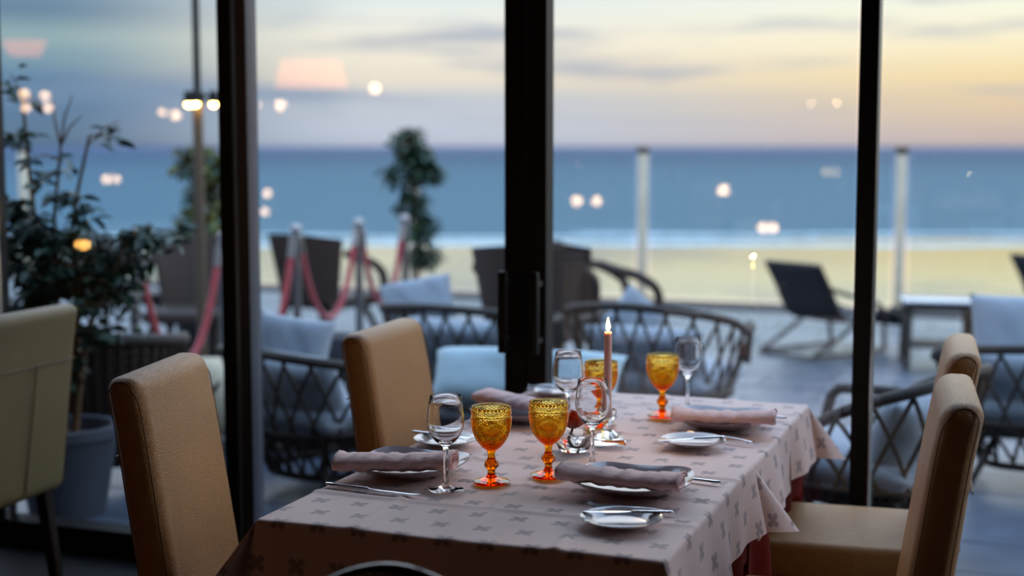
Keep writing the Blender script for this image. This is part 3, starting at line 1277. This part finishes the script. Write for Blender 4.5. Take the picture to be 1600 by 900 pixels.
# candle in a crystal holder
HX, HY = -.985, 3.335
t = thing('candle_holder', 'clear crystal candle holder with square foot, behind the flower bowl', 'candle holder', (HX, HY, ZT), R(24))
MB().rbox(0, 0, .007, .082, .082, .014, .003, 2).build('foot', M['glass'], t)
MB().lathe([(0, .0145), (.030, .0145), (.024, .022), (.013, .032), (.010, .045), (.014, .056), (.022, .064), (.023, .084), (.0125, .084), (.0120, .064), (0, .063)], 8).build('socket', M['glass'], t, True, None, 20)
t = thing('candle', 'lit slim pink taper candle standing in the crystal holder', 'candle', (HX, HY, ZT+.064))
MB().lathe([(0, 0), (.0105, 0), (.0100, .10), (.0093, .209), (.0085, .2125), (.005, .2115), (0, .2105)], 24).build('wax', M['wax'], t)
MB().tube([(0, 0, .210), (.0004, 0, .216), (.0012, 0, .221)], .0009, 6).build('wick', M['wick'], t)
fp = [(0, .2155), (.0028, .2175), (.0046, .222), (.0048, .227), (.0040, .233), (.0026, .240), (.0011, .246), (0, .2495)]
MB().lathe(fp, 16).build('flame', M['flame'], t)
ld = bpy.data.lights.new('flame_light', 'POINT')
ld.energy = .9
ld.color = (1, .56, .22)
ld.shadow_soft_size = .006
lo = bpy.data.objects.new('flame_light', ld)
C.objects.link(lo)
lo.parent = t
lo.location = (0, 0, .262)

# flower bowl
VX, VY = -1.033, 3.215
t = thing('flower_bowl', 'small clear glass bowl of water between the goblets and the candle', 'vase', (VX, VY, ZT))
MB().lathe([(0, 0), (.030, 0), (.036, .003), (.045, .022), (.0475, .042), (.045, .060), (.040, .076), (.0405, .080), (.0385, .080), (.038, .076), (.0430, .060), (.0453, .042), (.0428, .022), (.033, .009), (0, .008)], 48).build('bowl', M['glass'], t)
MB().lathe([(0, .0082), (.0325, .0092), (.0424, .022), (.0447, .041), (.0443, .046), (0, .046)], 40).build('water', M['water'], t)
t = thing('rose', 'orange-red rose head with curved green stem, resting in the glass bowl', 'flower', (VX, VY, ZT))
rp = MB()
for k in range(16):
    a = k*2.4
    q = k/15
    rr = .006+.028*q**.8
    hh = .032-.012*q
    tl = .15+.55*q

    def pet(u, v, a=a, rr=rr, hh=hh, tl=tl, q=q):
        w = (u-.5)*(1.7-.3*q)
        r_ = rr*(.35+.65*sin(pi*.5*min(1, v*1.15)))+.010*tl*max(0, v-.6)
        return ((r_)*cos(a+w), (r_)*sin(a+w), .070+hh*v-.012*q-.006*abs(u-.5)*2*v+.002*sin(9*u+k))
    pm = MB().grid(7, 6, pet)
    o = pm.build('petal', M['petal'], t, True, None, 180)
MB().tube(smooth_path([(0, 0, .068), (-.004, -.004, .05), (-.008, -.006, .030), (.004, -.010, .015), (.022, -.006, .020), (.026, 0, .030)], 6), .0030, 8).build('stem', M['stem'], t)

# cutlery: long axis along local +x (handle end at x = 0)


def knife_mesh(L=.225, w=.018):
    def fn(u, v):
        a = 2*pi*u
        x = L*v
        if v < .46:
            hw, ht = .0042+.0028*(1-v/.46)**.7, .0030
        else:
            q = (v-.46)/.54
            hw, ht = (.0042+(w/2-.0042)*min(1, q*4)**.7)*(1 if q < .8 else math.sqrt(max(0, 1-((q-.8)/.2)**2))+.02), .0010
        if v < .03:
            hw *= math.sqrt(v/.03+.05)
        return (x, hw*cos(a), .0032+ht*sin(a))
    return MB().grid(12, 44, fn, True)


def fork_mesh(L=.185):
    mb = MB()

    def fn(u, v):
        a = 2*pi*u
        x = L*.74*v
        q = v
        hw = .0030+.0034*(1-q)**1.6 if q < .78 else .0030+.0085*((q-.78)/.22)**1.2
        z = .003+.004*sin(pi*q)+.006*max(0, q-.85)/.15*0
        return (x, hw*cos(a), z+.0014*sin(a))
    mb.grid(12, 26, fn, True)
    for k in range(4):
        y = -.0092+.0184*k/3
        mb.tube([(L*.72, y*.95, .0032), (L*.82, y, .0018), (L*.92, y, .003), (L, y*.92, .0085)], [.0019, .0017, .0014, .0008], 6)
    return mb


def place(proto, name, loc, rz, lab, cat, grp, tilt=0):
    o = proto.copy() if proto.get('label') else proto
    if o is not proto:
        C.objects.link(o)
    o.location = loc
    o.rotation_euler = (0, tilt, R(rz))
    return tag(o, lab, cat, grp)


kn = knife_mesh(.235).build('table_knife', M['steel'], None, True, None, 60)
place(kn, 'table_knife', (-1.432, 2.700, ZT), -5, 'steel table knife at the left table edge, in front of the left plate', 'knife', 'table knives')
place(kn, 'table_knife', (-.632, 3.008, ZT), 172, 'steel table knife behind the front right plate, handle end showing', 'knife', 'table knives')
place(kn, 'table_knife', (-.62, 3.80, ZT), 176, 'steel table knife hidden behind the far right plate', 'knife', 'table knives')
fk = fork_mesh().build('table_fork', M['steel'], None, True, None, 60)
place(fk, 'table_fork', (-.66, 2.722, ZT), 180, 'steel fork with tines showing between bread plate and front right plate', 'fork', 'table forks')
place(fk, 'table_fork', (-.645, 3.452, ZT), 162, 'steel fork handle lying right of the far right bread plate', 'fork', 'table forks')
place(fk, 'table_fork', (-1.42, 3.045, ZT), 2, 'steel fork lying behind the left plate', 'fork', 'table forks')
bk = knife_mesh(.178, .019).build('butter_knife', M['steel'], None, True, None, 60)
place(bk, 'butter_knife', (-.655, 2.674, ZT+.0135), 199, 'steel butter knife across the front right bread plate', 'knife', 'butter knives', 0)
place(bk, 'butter_knife', (-.712, 3.428, ZT+.0135), 214, 'steel butter knife across the far right bread plate', 'knife', 'butter knives', 0)
place(bk, 'butter_knife', (-1.462, 3.222, ZT+.0135), -9, 'steel butter knife across the left bread plate', 'knife', 'butter knives', 0)
place(bk, 'butter_knife', (-1.42, 3.97, ZT+.0135), -5, 'steel butter knife across the bread plate nearest the glass', 'knife', 'butter knives', 0)

# ------------------------------------------------------------------ terrace furniture


def pillow_mesh(w, h, t, seed=0, pinch=.06):
    """soft cushion lying in its XY plane, thickness along z"""
    n = 22

    def side(sg):
        def fn(u, v):
            a, b = u*2-1, v*2-1
            k = max(0, (1-a**4)*(1-b**4))**.55
            ex = 1-pinch*(1-abs(b)**2)*abs(a)**6
            ey = 1-pinch*(1-abs(a)**2)*abs(b)**6
            return (w/2*a*ey if False else w/2*a*ex, h/2*b*ey, sg*(t/2*k)+.006*noise1(a*4+seed, b*3)*k)
        return fn
    m = MB().grid(n, n, side(1)).grid(n, n, side(-1))
    bm = bmesh.new()
    vs = [bm.verts.new(p) for p in m.v]
    for f in m.f:
        bm.faces.new([vs[i] for i in f])
    bmesh.ops.remove_doubles(bm, verts=bm.verts[:], dist=.0005)
    bm.verts.index_update()
    r = MB()
    r.v = [tuple(p.co) for p in bm.verts]
    r.f = [tuple(p.index for p in q.verts) for q in bm.faces]
    bm.free()
    return r


def rope_armchair(label, loc, rz, W=.88, D=.78, HB=.64, HA=.54, n=16, cushion='cushion', back_cushion=True):
    """low tub armchair: U-shaped rattan rail, crossing rope strands down to a smaller floor ring; faces local +x"""
    t = thing('rope_armchair', label, 'armchair', loc, rz, 'rope-lattice lounge armchairs')

    def U(s, w, d, z_b, z_a):
        # s in 0..1 along the U from one front end round the back to the other
        a = R(-62)+R(304-180)*0
        th = R(52)+(R(308)-R(52))*s
        c, q = cos(th), sin(th)
        e = 2.6
        k = (abs(c)**e+abs(q)**e)**(-1/e)
        back = max(0, -c)
        return Vector((d/2*k*c, w/2*k*q, z_a+(z_b-z_a)*back**.8))
    NS = 48
    top = [U(i/NS, W, D, HB, HA) for i in range(NS+1)]
    f = top[0]
    full = [Vector((f.x+.05, f.y*.93, .40)), Vector((f.x+.03, f.y*.98, HA-.03))] + top + [Vector((f.x+.03, -f.y*.98, HA-.03)), Vector((f.x+.05, -f.y*.93, .40))]
    MB().tube(full, .021, 8).build('top_rail', M['rail'], t)
    kb = .54
    bot = [U(i/NS, W*kb, D*kb, .10, .10) for i in range(NS+1)]
    MB().tube(bot, .017, 8).build('bottom_ring', M['rail'], t)
    mid = [U(i/NS, W*.80, D*.80, .30, .30) for i in range(NS+1)]
    MB().tube(mid, .013, 8).build('middle_ring', M['rail'], t)

    def at(s, h):
        a, b, c = U(s, W, D, HB, HA), U(s, W*.80, D*.80, .30, .30), U(s, W*kb, D*kb, .10, .10)
        if h < .4:
            return c+(b-c)*(h/.4)
        return b+(a-b)*((h-.4)/.6)
    lean = 2.2/n
    for k in range(n):
        for sg in (-1, 1):
            s0 = (k+.5)/n
            pts = []
            for j in range(9):
                h = j/8
                s = s0+sg*lean*(h-.5)
                if 0 <= s <= 1:
                    bow = .010*sin(pi*h*2)*sg
                    p = at(s, h)
                    pts.append((p.x+.004*sg, p.y+bow*0, p.z))
            if len(pts) > 2:
                MB().tube(pts, .0085, 5).build('strand', M['rope'], t)
    for sx, sy in ((1, 1), (1, -1), (-1, 1), (-1, -1)):
        MB().tube([(sx*D*.18, sy*W*.20, .22), (sx*D*.32, sy*W*.34, 0)], [.018, .015], 8).build('leg', M['rail'], t)
    MB().rbox(.03, 0, .25, D*.66, W*.68, .05, .02, 2).build('seat_frame', M['rail'], t)
    q = pillow_mesh(D*.80, W*.78, .17, 1, .02).build('seat_cushion', M[cushion], t, True, (.04, 0, .345), 180)
    if back_cushion:
        q = pillow_mesh(.30, W*.70, .18, 3, .03).build('back_cushion', M[cushion], t, True, (-D*.22, 0, .47), 180)
        q.rotation_euler = (0, R(72), 0)
    return t


rope_armchair('rope-lattice armchair left of the far left leather chair, white pillow on it', (-2.87, 5.40, 0), R(70), W=.82)
rope_armchair('rope-lattice armchair behind the far left leather chair, against the door posts', (-2.73, 6.75, 0), R(84), HB=.69, HA=.60)
rope_armchair('rope-lattice armchair with broad arched back, behind the wine glasses', (-1.74, 6.78, 0), R(82), HB=.73, HA=.60)
rope_armchair('rope-lattice armchair nearest the glass on the right, behind the right window post', (-.56, 5.20, 0), R(162), W=.74, n=14, HB=.71)
rope_armchair('rope-lattice armchair with white cushion at the right frame edge', (.02, 6.62, 0), R(95), n=16)


def pillow(name, label, w, h, t, loc, rot, m, grp=None, seed=0):
    o = pillow_mesh(w, h, t, seed).build(name, M[m], None, True, loc, 180)
    o.rotation_euler = rot
    return tag(o, label, 'pillow', grp)


pillow('pillow', 'white square pillow leaning on the left rope armchair', .34, .30, .14, (-3.02, 5.40, .60), (R(72), R(8), R(15)), 'cushion', 'loose white pillows', 2)
pillow('pillow', 'white pillow on the back of the armchair below the tall green tree', .40, .26, .14, (-3.16, 7.04, .64), (R(62), R(-10), R(22)), 'cushion', 'loose white pillows', 5)
pillow('pillow', 'small white pillow tip above the arched armchair back', .26, .26, .12, (-1.93, 7.00, .60), (R(74), R(42), R(25)), 'cushion', 'loose white pillows', 6)
pillow('pillow', 'white pillow standing behind the right rope armchair, at the right frame edge', .56, .40, .16, (-.02, 7.15, .58), (R(76), 0, R(12)), 'cushion', 'loose white pillows', 9)

# low dark lounge seat with a pale blue bolster
t = thing('lounge_bench', 'low charcoal lounge bench outside the door, carrying the pale blue bolster', 'bench', (-1.93, 5.42, 0), R(4))
MB().rbox(0, 0, .31, .84, .52, .20, .03, 3).build('seat', M['dark_fabric'], t)
MB().rbox(0, 0, .15, .80, .48, .12, .01, 2).build('base', M['pot_black'], t)
for sx in (-.36, .36):
    for sy in (-.19, .19):
        MB().rbox(sx, sy, .045, .05, .05, .09, .004, 1).build('leg', M['pot_black'], t)
q = pillow('bolster', 'long pale blue bolster cushion lying on the charcoal bench', .82, .30, .21, (-1.95, 5.40, .515), (R(52), 0, R(4)), 'cushion_blue', None, 4)

# beige floor cushion
t = thing('floor_cushion', 'beige canvas floor cushion with dark bands, left of the rope armchair', 'cushion', (-3.68, 6.10, 0), R(-20))
pillow_mesh(.74, .56, .34, 7, .03).build('cover', M['beige'], t, True, (0, 0, .20), 180).rotation_euler = (R(-18), R(12), 0)
for k, a in enumerate((-.20, .02, .22)):
    ring = []
    for j in range(28):
        w = 2*pi*j/28
        ring.append((a+.02*sin(3*w), .272*cos(w)*(1-abs(a)*.1), .172*sin(w)*(1-abs(a)*.25)))
    b = MB().tube(ring, .016, 6, True).build('band', M['dark_fabric'], t, True, (0, 0, .20))
    b.rotation_euler = (R(-18), R(12), 0)
# dark pouf
t = thing('pouf', 'round charcoal pouf behind the left rope armchair', 'pouf', (-3.22, 6.22, 0))
MB().lathe([(0, .02), (.16, .02), (.22, .08), (.235, .28), (.20, .46), (.12, .55), (0, .57)], 32).build('body', M['dark_fabric'], t)
MB().lathe([(.233, .27), (.240, .275), (.240, .285), (.233, .29)], 32, closed=True).build('welt', M['pot_black'], t)

# woven armchairs further out


def weave_mat():
    q = NT('dark_wicker')
    p = q.p
    tc = q.n('TexCoord')
    w1 = q.n('TexWave', i_Scale=26, bands_direction='Z', i_Distortion=1.0)
    w2 = q.n('TexWave', i_Scale=22, bands_direction='DIAGONAL', i_Distortion=1.0)
    q.l(tc.outputs['Object'], w1.inputs[0])
    q.l(tc.outputs['Object'], w2.inputs[0])
    h = q.math('MULTIPLY', w1.outputs[1], w2.outputs[1])
    r = q.n('ValToRGB')
    r.color_ramp.elements[0].color = lin((34, 26, 22))
    r.color_ramp.elements[1].color = lin((92, 70, 54))
    q.l(h, r.inputs[0])
    q.l(r.outputs[0], p.inputs['Base Color'])
    b = q.n('Bump', i_Strength=.6, i_Distance=.006)
    q.l(h, b.inputs['Height'])
    q.l(b.outputs[0], p.inputs['Normal'])
    p.inputs['Roughness'].default_value = .6
    return q.m


WK = weave_mat()


def wicker_chair(label, loc, rz, W=.62, H=.84, arm_hole=True):
    """flared woven armchair: shell back, looped arms, seat and splayed legs; faces local +x"""
    t = thing('wicker_armchair', label, 'armchair', loc, rz, 'dark wicker armchairs')

    def shell(off):
        def fn(u, v):
            a = R(118)+(R(242)-R(118))*u
            z = .42+(H-.42)*v
            k = 1+.34*v
            return (-.02+(.25*k+off)*cos(a), (W*.40*k+off)*1.06*sin(a), z+.03*v*cos((u-.5)*pi))
        return fn
    m = MB()
    nu, nv = 18, 8
    m.grid(nu, nv, shell(0)).grid(nu, nv, shell(.03))
    o = nu*nv
    for i in range(nu-1):
        for j in (0, nv-1):
            m.f.append((j*nu+i, j*nu+i+1, o+j*nu+i+1, o+j*nu+i))
    for j in range(nv-1):
        for i in (0, nu-1):
            m.f.append((j*nu+i, (j+1)*nu+i, o+(j+1)*nu+i, o+j*nu+i))
    m.build('backrest', WK, t, True, None, 50)
    MB().rbox(.03, 0, .41, .48, W*.80, .08, .025, 3).build('seat', WK, t)
    for s in (-1, 1):
        y = s*W*.50
        MB().tube(smooth_path([(-.14, s*W*.52, H-.10), (-.02, y*1.08, .72), (.12, y*1.08, .68), (.24, y*1.02, .60), (.27, y*.96, .50), (.25, y*.86, .40)], 6), .030, 8).build('arm', WK, t)
    for sx, sy in ((1, 1), (1, -1), (-1, 1), (-1, -1)):
        MB().tube([(sx*.17, sy*W*.30, .40), (sx*.24, sy*W*.42, .20), (sx*.30, sy*W*.50, 0)], [.026, .022, .018], 8).build('leg', WK, t)
    return t


wk = wicker_chair('dark wicker armchair behind the ficus leaves, left of the first rope post', (-6.10, 8.45, 0), R(60), .62, .86)
copy_tree(wk, 'dark flared wicker armchair in front of the yellow-lit plant', (-5.06, 7.78, 0), R(-75))
copy_tree(wk, 'dark wicker armchair behind the red ropes, left of the tall green tree', (-4.64, 8.78, 0), R(75))
copy_tree(wk, 'dark wicker armchair half hidden by the door posts', (-2.66, 7.55, 0), R(95), (.95, .95, 1.06))
copy_tree(wk, 'dark wicker armchair with looped arm, right of the door posts', (-2.60, 8.68, 0), R(35), (1.0, 1.0, 1.0))

# dense woven tub chair behind the pale leather chair
t = thing('woven_tub_chair', 'brown densely woven tub chair between the pale leather chair and the left foreground chair', 'armchair', (-3.93, 5.30, 0), R(100))


def tub(off):
    def fn(u, v):
        a = R(60)+R(240)*u
        z = .08+(.66-.08)*v*(1-.12*(1+cos(a))/2)
        k = .72+.30*v
        return ((.34*k+off)*cos(a), (.37*k+off)*sin(a), z)
    return fn


m = MB()
m.grid(40, 8, tub(0)).grid(40, 8, tub(-.03))
m.build('shell', WK, t, True, None, 60)
MB().tube([tuple(Vector(tub(-.015)(i/40, 1))) for i in range(41)], .030, 10).build('top_rail', M['rail'], t)
for k in range(30):
    u = (k+.5)/30
    MB().tube([tub(.006)(u, j/5) for j in range(6)], .006, 5).build('rib', M['rope'], t)
MB().lathe([(0, .30), (.24, .30), (.26, .34), (.25, .38), (0, .40)], 30).build('seat', M['beige'], t)
for sx, sy in ((1, 1), (1, -1), (-1, 1), (-1, -1)):
    MB().tube([(sx*.17, sy*.18, .12), (sx*.22, sy*.22, 0)], .018, 8).build('leg', M['rail'], t)

# rope barrier posts with red ropes
SP = ((-4.24, 5.99), (-4.18, 6.73), (-4.14, 7.47), (-4.09, 8.20), (-4.04, 8.80))
names = ('nearest the ficus', 'behind the left window post', 'leftmost of those seen in the middle pane', 'third in the row, right of the wicker chair back', 'in front of the tall green tree trunk')
s0 = None
for (x, y), nme in zip(SP, names):
    lab = 'brushed steel rope-barrier post ' + nme
    if s0 is None:
        s0 = thing('barrier_post', lab, 'post', (x, y, 0), 0, 'rope-barrier posts')
        MB().lathe([(0, 0), (.155, 0), (.155, .012), (.13, .022), (.03, .034), (0, .034)], 32).build('base', M['chrome'], s0)
        MB().lathe([(0, .03), (.025, .03), (.025, .93), (0, .93)], 20).build('shaft', M['chrome'], s0)
        MB().lathe([(0, .925), (.034, .925), (.036, .94), (.034, .955), (.022, .962), (.026, .975), (.034, .99), (.028, 1.01), (.012, 1.02), (0, 1.022)], 20).build('finial', M['chrome'], s0)
    else:
        copy_tree(s0, lab, (x, y, 0))
sag = (.60, .62, .52, .50)
nn = ('nearest, beside the left foreground chair', 'passing behind the left window post', 'sagging behind the left rope armchair pillow', 'farthest, before the tall green tree')
for k in range(4):
    a, b = Vector((*SP[k], .94)), Vector((*SP[k+1], .94))
    d = (b-a).normalized()
    a += d*.035
    b -= d*.035
    pts = []
    for i in range(25):
        q = i/24
        p = a+(b-a)*q
        s = sag[k]
        ch = (math.cosh(3.4*(q-.5))-math.cosh(1.7))/(1-math.cosh(1.7))
        p.z -= s*ch
        pts.append(p)
    t = thing('barrier_rope', 'red velvet barrier rope ' + nn[k], 'rope', (0, 0, 0), 0, 'red barrier ropes')
    MB().tube(pts, .019, 10).build('velvet_rope', M['red_rope'], t)
    for e in (0, -1):
        MB().tube([pts[e], pts[1 if e == 0 else -2]], .022, 10).build('end_cap', M['chrome'], t)

# lamp pole
t = thing('lamp_pole', 'tall dark pole with small spot lamps clamped on it, left of the left window post', 'lamp', (-4.575, 7.12, 0))
MB().lathe([(0, 0), (.20, 0), (.20, .05), (.04, .07), (0, .07)], 28).build('base', M['pole'], t)
MB().lathe([(0, .06), (.030, .06), (.030, 1.74), (0, 1.74)], 20).build('lower_pole', M['pole_lit'], t)
MB().lathe([(0, 1.74), (.021, 1.74), (.021, 3.3), (0, 3.3)], 20).build('upper_pole', M['pole'], t)
MB().lathe([(.031, 1.72), (.042, 1.72), (.042, 1.79), (.022, 1.79)], 20).build('clamp', M['pole'], t)
for k, (dx, dy) in enumerate(((-.045, -.02), (.095, .02), (.025, -.06))):
    h = MB().tube([(0, 0, 1.76), (dx, dy, 1.77)], .008, 6).lathe([(0, 1.795), (.026, 1.795), (.030, 1.76), (.030, 1.725), (.026, 1.725), (.024, 1.785), (0, 1.785)], 16, dx, dy, 0).build('spot_head', M['pole'], t)
    MB().lathe([(.020*sin(pi*j/6), .020*cos(pi*j/6)) for j in range(7)], 12, dx, dy, 1.722).build('bulb', bulb_gold, h)

# sling loungers


def lounger(label, loc, rz):
    t = thing('sling_lounger', label, 'lounger', loc, rz, 'charcoal sling loungers')
    w = .52
    prof = smooth_path([(-.42, 0, .80), (-.30, 0, .60), (-.18, 0, .38), (-.04, 0, .30), (.22, 0, .36), (.46, 0, .34), (.62, 0, .22)], 5)

    def fn(u, v):
        i = min(int(v*(len(prof)-1)), len(prof)-2)
        q = v*(len(prof)-1)-i
        p = prof[i].lerp(prof[i+1], q)
        return (p.x, (u-.5)*w, p.z-.015*(1-(2*u-1)**2))
    m = MB().grid(9, 30, fn).build('sling', M['sling'], t, True, None, 180)
    md = m.modifiers.new('thick', 'SOLIDIFY')
    md.thickness = .012
    for s in (-1, 1):
        y = s*w/2
        MB().tube([(p.x, y, p.z) for p in prof], .017, 8).build('side_rail', M['rail'], t)
        MB().tube(smooth_path([(-.30, y, .60), (-.05, y*1.06, .52), (.16, y*1.08, .47), (.30, y*1.06, .36), (.34, y, .02)], 5), .018, 8).build('arm', M['rail'], t)
        MB().tube(smooth_path([(.05, y, .31), (-.20, y, .16), (-.48, y, .022)], 5), .018, 8).build('rear_leg', M['rail'], t)
        MB().tube([(-.48, y, .022), (.34, y, .022)], .015, 8).build('runner', M['rail'], t)
    MB().tube([(-.42, -w/2, .80), (-.42, w/2, .80)], .017, 8).build('head_bar', M['rail'], t)
    MB().tube([(-.48, -w/2, .022), (-.48, w/2, .022)], .015, 8).build('cross_bar', M['rail'], t)
    return t


l1 = lounger('charcoal sling lounger with slanted back, left of the right window post', (-1.40, 10.34, 0), R(56))
l1.scale = (.92, .96, .82)
copy_tree(l1, 'charcoal sling lounger cut off by the right frame edge', (.22, 11.75, 0), R(45), (.86, .86, .80))

# rattan side table
t = thing('side_table', 'rattan side table with pale glass top, right of the right window post', 'table', (-.62, 9.95, 0), R(10))
MB().rbox(0, 0, .452, .50, .46, .022, .008, 2).build('table_top', M['table_glass'], t)
MB().rbox(0, 0, .415, .46, .42, .05, .008, 2).build('apron', M['rail'], t)
for sx in (-1, 1):
    for sy in (-1, 1):
        MB().tube([(sx*.20, sy*.18, .42), (sx*.215, sy*.195, 0)], .022, 8).build('leg', M['rail'], t)
MB().rbox(0, 0, .15, .40, .36, .025, .008, 2).build('lower_shelf', M['rail'], t)
for s in (-1, 1):
    MB().tube(smooth_path([(s*.21, -.19, .05), (s*.21, 0, .34), (s*.21, .19, .05)], 8), .012, 6).build('side_hoop', M['rail'], t)

# ------------------------------------------------------------------ plants


def leaf_mesh(L, W, fold=.25):
    v = [(0, 0, 0), (L*.35, W/2, W*fold), (L*.72, W*.36, W*fold*.7-L*.03), (L, 0, -L*.10), (L*.72, -W*.36, W*fold*.7-L*.03), (L*.35, -W/2, W*fold), (L*.35, 0, 0), (L*.72, 0, -L*.03)]
    f = [(0, 6, 1), (6, 7, 2, 1), (7, 3, 2), (0, 5, 6), (6, 5, 4, 7), (7, 4, 3)]
    return v, f


def leaf_matrix(p, d, roll):
    d = Vector(d).normalized()
    up = Vector((0, 0, 1))
    s = up.cross(d)
    if s.length < .05:
        s = Vector((1, 0, 0))
    s.normalize()
    n = d.cross(s)
    m = Matrix((d, s, n)).transposed().to_4x4()
    return Matrix.Translation(p) @ m @ Matrix.Rotation(roll, 4, 'X')


def rnd_dir(r, down=.2):
    a = r.uniform(0, 2*pi)
    return Vector((cos(a), sin(a), r.uniform(-.7, .5)-down))


def pot_mesh(r0, r1, h):
    return MB().lathe([(0, 0), (r0, 0), (r1, h-.04), (r1+.012, h-.04), (r1+.012, h), (r1-.02, h), (r1-.03, h-.06), (0, h-.06)], 36)


# ficus beside the glass
r = random.Random(21)
t = thing('potted_ficus', 'large leafy ficus in a slate pot outside the glass at the left', 'plant', (-3.66, 4.68, 0))
pot_mesh(.15, .205, .36).build('pot', M['pot'], t)
MB().lathe([(0, .305), (.173, .305), (.173, .31), (0, .315)], 24).build('soil', M['soil'], t)
br = []
stems = [((-.02, 0, .30), (-.10, .03, .85), (-.14, .02, 1.25), (-.16, .0, 1.70)), ((.03, .02, .30), (.06, .02, .80), (.04, .03, 1.15), (.12, .05, 1.52)),
         ((.0, -.03, .30), (.02, -.04, .75), (-.02, -.02, 1.05), (.02, 0, 1.48)), ((.04, 0, .30), (.13, -.02, .72), (.24, 0, .96), (.33, .02, 1.15)), ((-.03, .03, .30), (-.12, .08, .75), (-.22, .1, 1.05))]
for s in stems:
    p = smooth_path(s, 6)
    n = len(p)
    MB().tube(p, [.016-.011*i/n for i in range(n)], 7).build('stem', M['bark'], t)
    br.append(p)
twigs = MB()
tw_ends = []
for k in range(84):
    p = br[k % 5]
    i = r.randrange(int(len(p)*.25), len(p))
    a = p[i]
    d = rnd_dir(r, -.35)
    L = r.uniform(.09, .26)*(1 if a.z < 1.15 else .75)
    q = [a, a+d*L*.5+Vector((0, 0, .02)), a+d*L]
    twigs.tube(q, [.004, .003, .0018], 5)
    tw_ends.append(q)
for dx, dz in ((-.05, .18), (.05, .20), (.09, .12)):
    a = br[2][-1]
    twigs.tube([a, a+Vector((dx*.5, 0, dz*.6)), a+Vector((dx, .02, dz))], [.005, .004, .002], 5)
o = twigs.build('twigs', M['bark'], t)
o['kind'] = 'stuff'
lv, lf = leaf_mesh(.078, .036)
lmeshes = []
for m in ('leaf', 'leaf_teal', 'leaf_gold'):
    me = bpy.data.meshes.new('leaf')
    me.from_pydata(lv, [], lf)
    me.shade_smooth()
    me.materials.append(M[m])
    lmeshes.append(me)
fol = MB()
placed = 0
for k in range(2400):
    q = tw_ends[r.randrange(len(tw_ends))]
    u = r.random()
    p = q[0].lerp(q[2], .25+.85*u)+Vector((r.gauss(0, .018), r.gauss(0, .018), r.gauss(0, .018)))
    if p.z > 1.30 and r.random() < .75:
        continue
    if p.z < .62 and r.random() < .5:
        continue
    if p.y + 4.68 < 4.34:
        continue
    d = rnd_dir(r, .25)
    mt = leaf_matrix(p, d, r.uniform(-.7, .7)) @ Matrix.Scale(r.uniform(.7, 1.15), 4)
    if p.y + 4.68 - 4.34 < .09:
        d.y = abs(d.y)
        mt = leaf_matrix(p, d, r.uniform(-.7, .7)) @ Matrix.Scale(r.uniform(.6, .85), 4)
    if placed < 290 and k % 2 == 0:
        w = r.random()
        ob = bpy.data.objects.new('leaf', lmeshes[0 if w < .55 else 1 if w < .86 else 2])
        C.objects.link(ob)
        ob.parent = t
        ob.matrix_local = mt
        placed += 1
    else:
        fol.add([mt @ Vector(x) for x in lv], lf)
o = fol.build('foliage', M['leaf_teal'], t, True, None, 180)
o['kind'] = 'stuff'


def tree(name, label, loc, pot, stem_pts, spread, n, leafL, mats, seed, ball=None):
    r = random.Random(seed)
    t = thing(name, label, 'plant', loc)
    pr0, pr1, ph, pm = pot
    pot_mesh(pr0, pr1, ph).build('pot', M[pm], t)
    MB().lathe([(0, ph-.055), (pr1-.03, ph-.055), (pr1-.03, ph-.05), (0, ph-.045)], 20).build('soil', M['soil'], t)
    p = smooth_path(stem_pts, 8)
    MB().tube(p, [.024-.012*i/len(p) for i in range(len(p))], 8).build('trunk', M['bark'], t)
    tw = MB()
    ls = [MB() for _ in mats]
    v, f = leaf_mesh(leafL, leafL*.42)
    z0 = stem_pts[0][2]
    z1 = stem_pts[-1][2]
    for k in range(n):
        c, rad, wt = None, None, None
        cl = ball[k % len(ball)] if r.random() < .93 else r.choice(ball)
        cx, cy, cz, rx, rz_ = cl
        while True:
            a = Vector((r.uniform(-1, 1), r.uniform(-1, 1), r.uniform(-1, 1)))
            if a.length < 1:
                break
        q = Vector((cx+a.x*rx, cy+a.y*rx, cz+a.z*rz_))
        if k % 14 == 0:
            b = min(p, key=lambda s: (s-q).length+abs(s.z-(q.z-.1)))
            tw.tube([b, b.lerp(q, .5)+Vector((0, 0, .02)), q], [.006, .004, .002], 5)
        mt = leaf_matrix(q, rnd_dir(r, .3), r.uniform(-.9, .9)) @ Matrix.Scale(r.uniform(.6, 1.15), 4)
        ls[0 if r.random() < .6 else len(mats)-1].add([mt @ Vector(x) for x in v], f)
    q = tw.build('twigs', M['bark'], t)
    q['kind'] = 'stuff'
    for l_, m in zip(ls, mats):
        q = l_.build('foliage', M[m], t, True, None, 180)
        q['kind'] = 'stuff'
    return t


tree('potted_tree', 'tall narrow green tree in a black pot, left of the door posts', (-4.27, 9.48, 0), (.16, .22, .48, 'pot_black'),
     [(0, 0, .42), (.02, 0, .8), (-.01, .01, 1.2), (.0, 0, 1.52)], .3, 1700, .075, ('leaf_teal', 'leaf'), 5,
     [(-.05, 0, 1.50, .13, .13), (-.09, 0, 1.27, .17, .12), (.10, 0, 1.28, .11, .08), (-.02, 0, 1.06, .13, .10), (.05, .02, .88, .12, .12), (.07, 0, .68, .13, .10), (.02, 0, 1.40, .12, .1)])
tree('potted_tree', 'yellow-lit bushy plant in a black pot beside the lamp pole', (-5.44, 8.50, 0), (.17, .22, .55, 'pot_black'),
     [(0, 0, .50), (.03, 0, .8), (-.02, 0, 1.15), (.0, 0, 1.40)], .3, 1700, .08, ('leaf_gold', 'leaf'), 9,
     [(-.05, 0, 1.36, .14, .14), (.10, 0, 1.30, .14, .14), (.02, 0, 1.10, .17, .14), (-.06, .02, .92, .17, .12), (.20, 0, .86, .18, .16), (.10, 0, .74, .18, .14)])
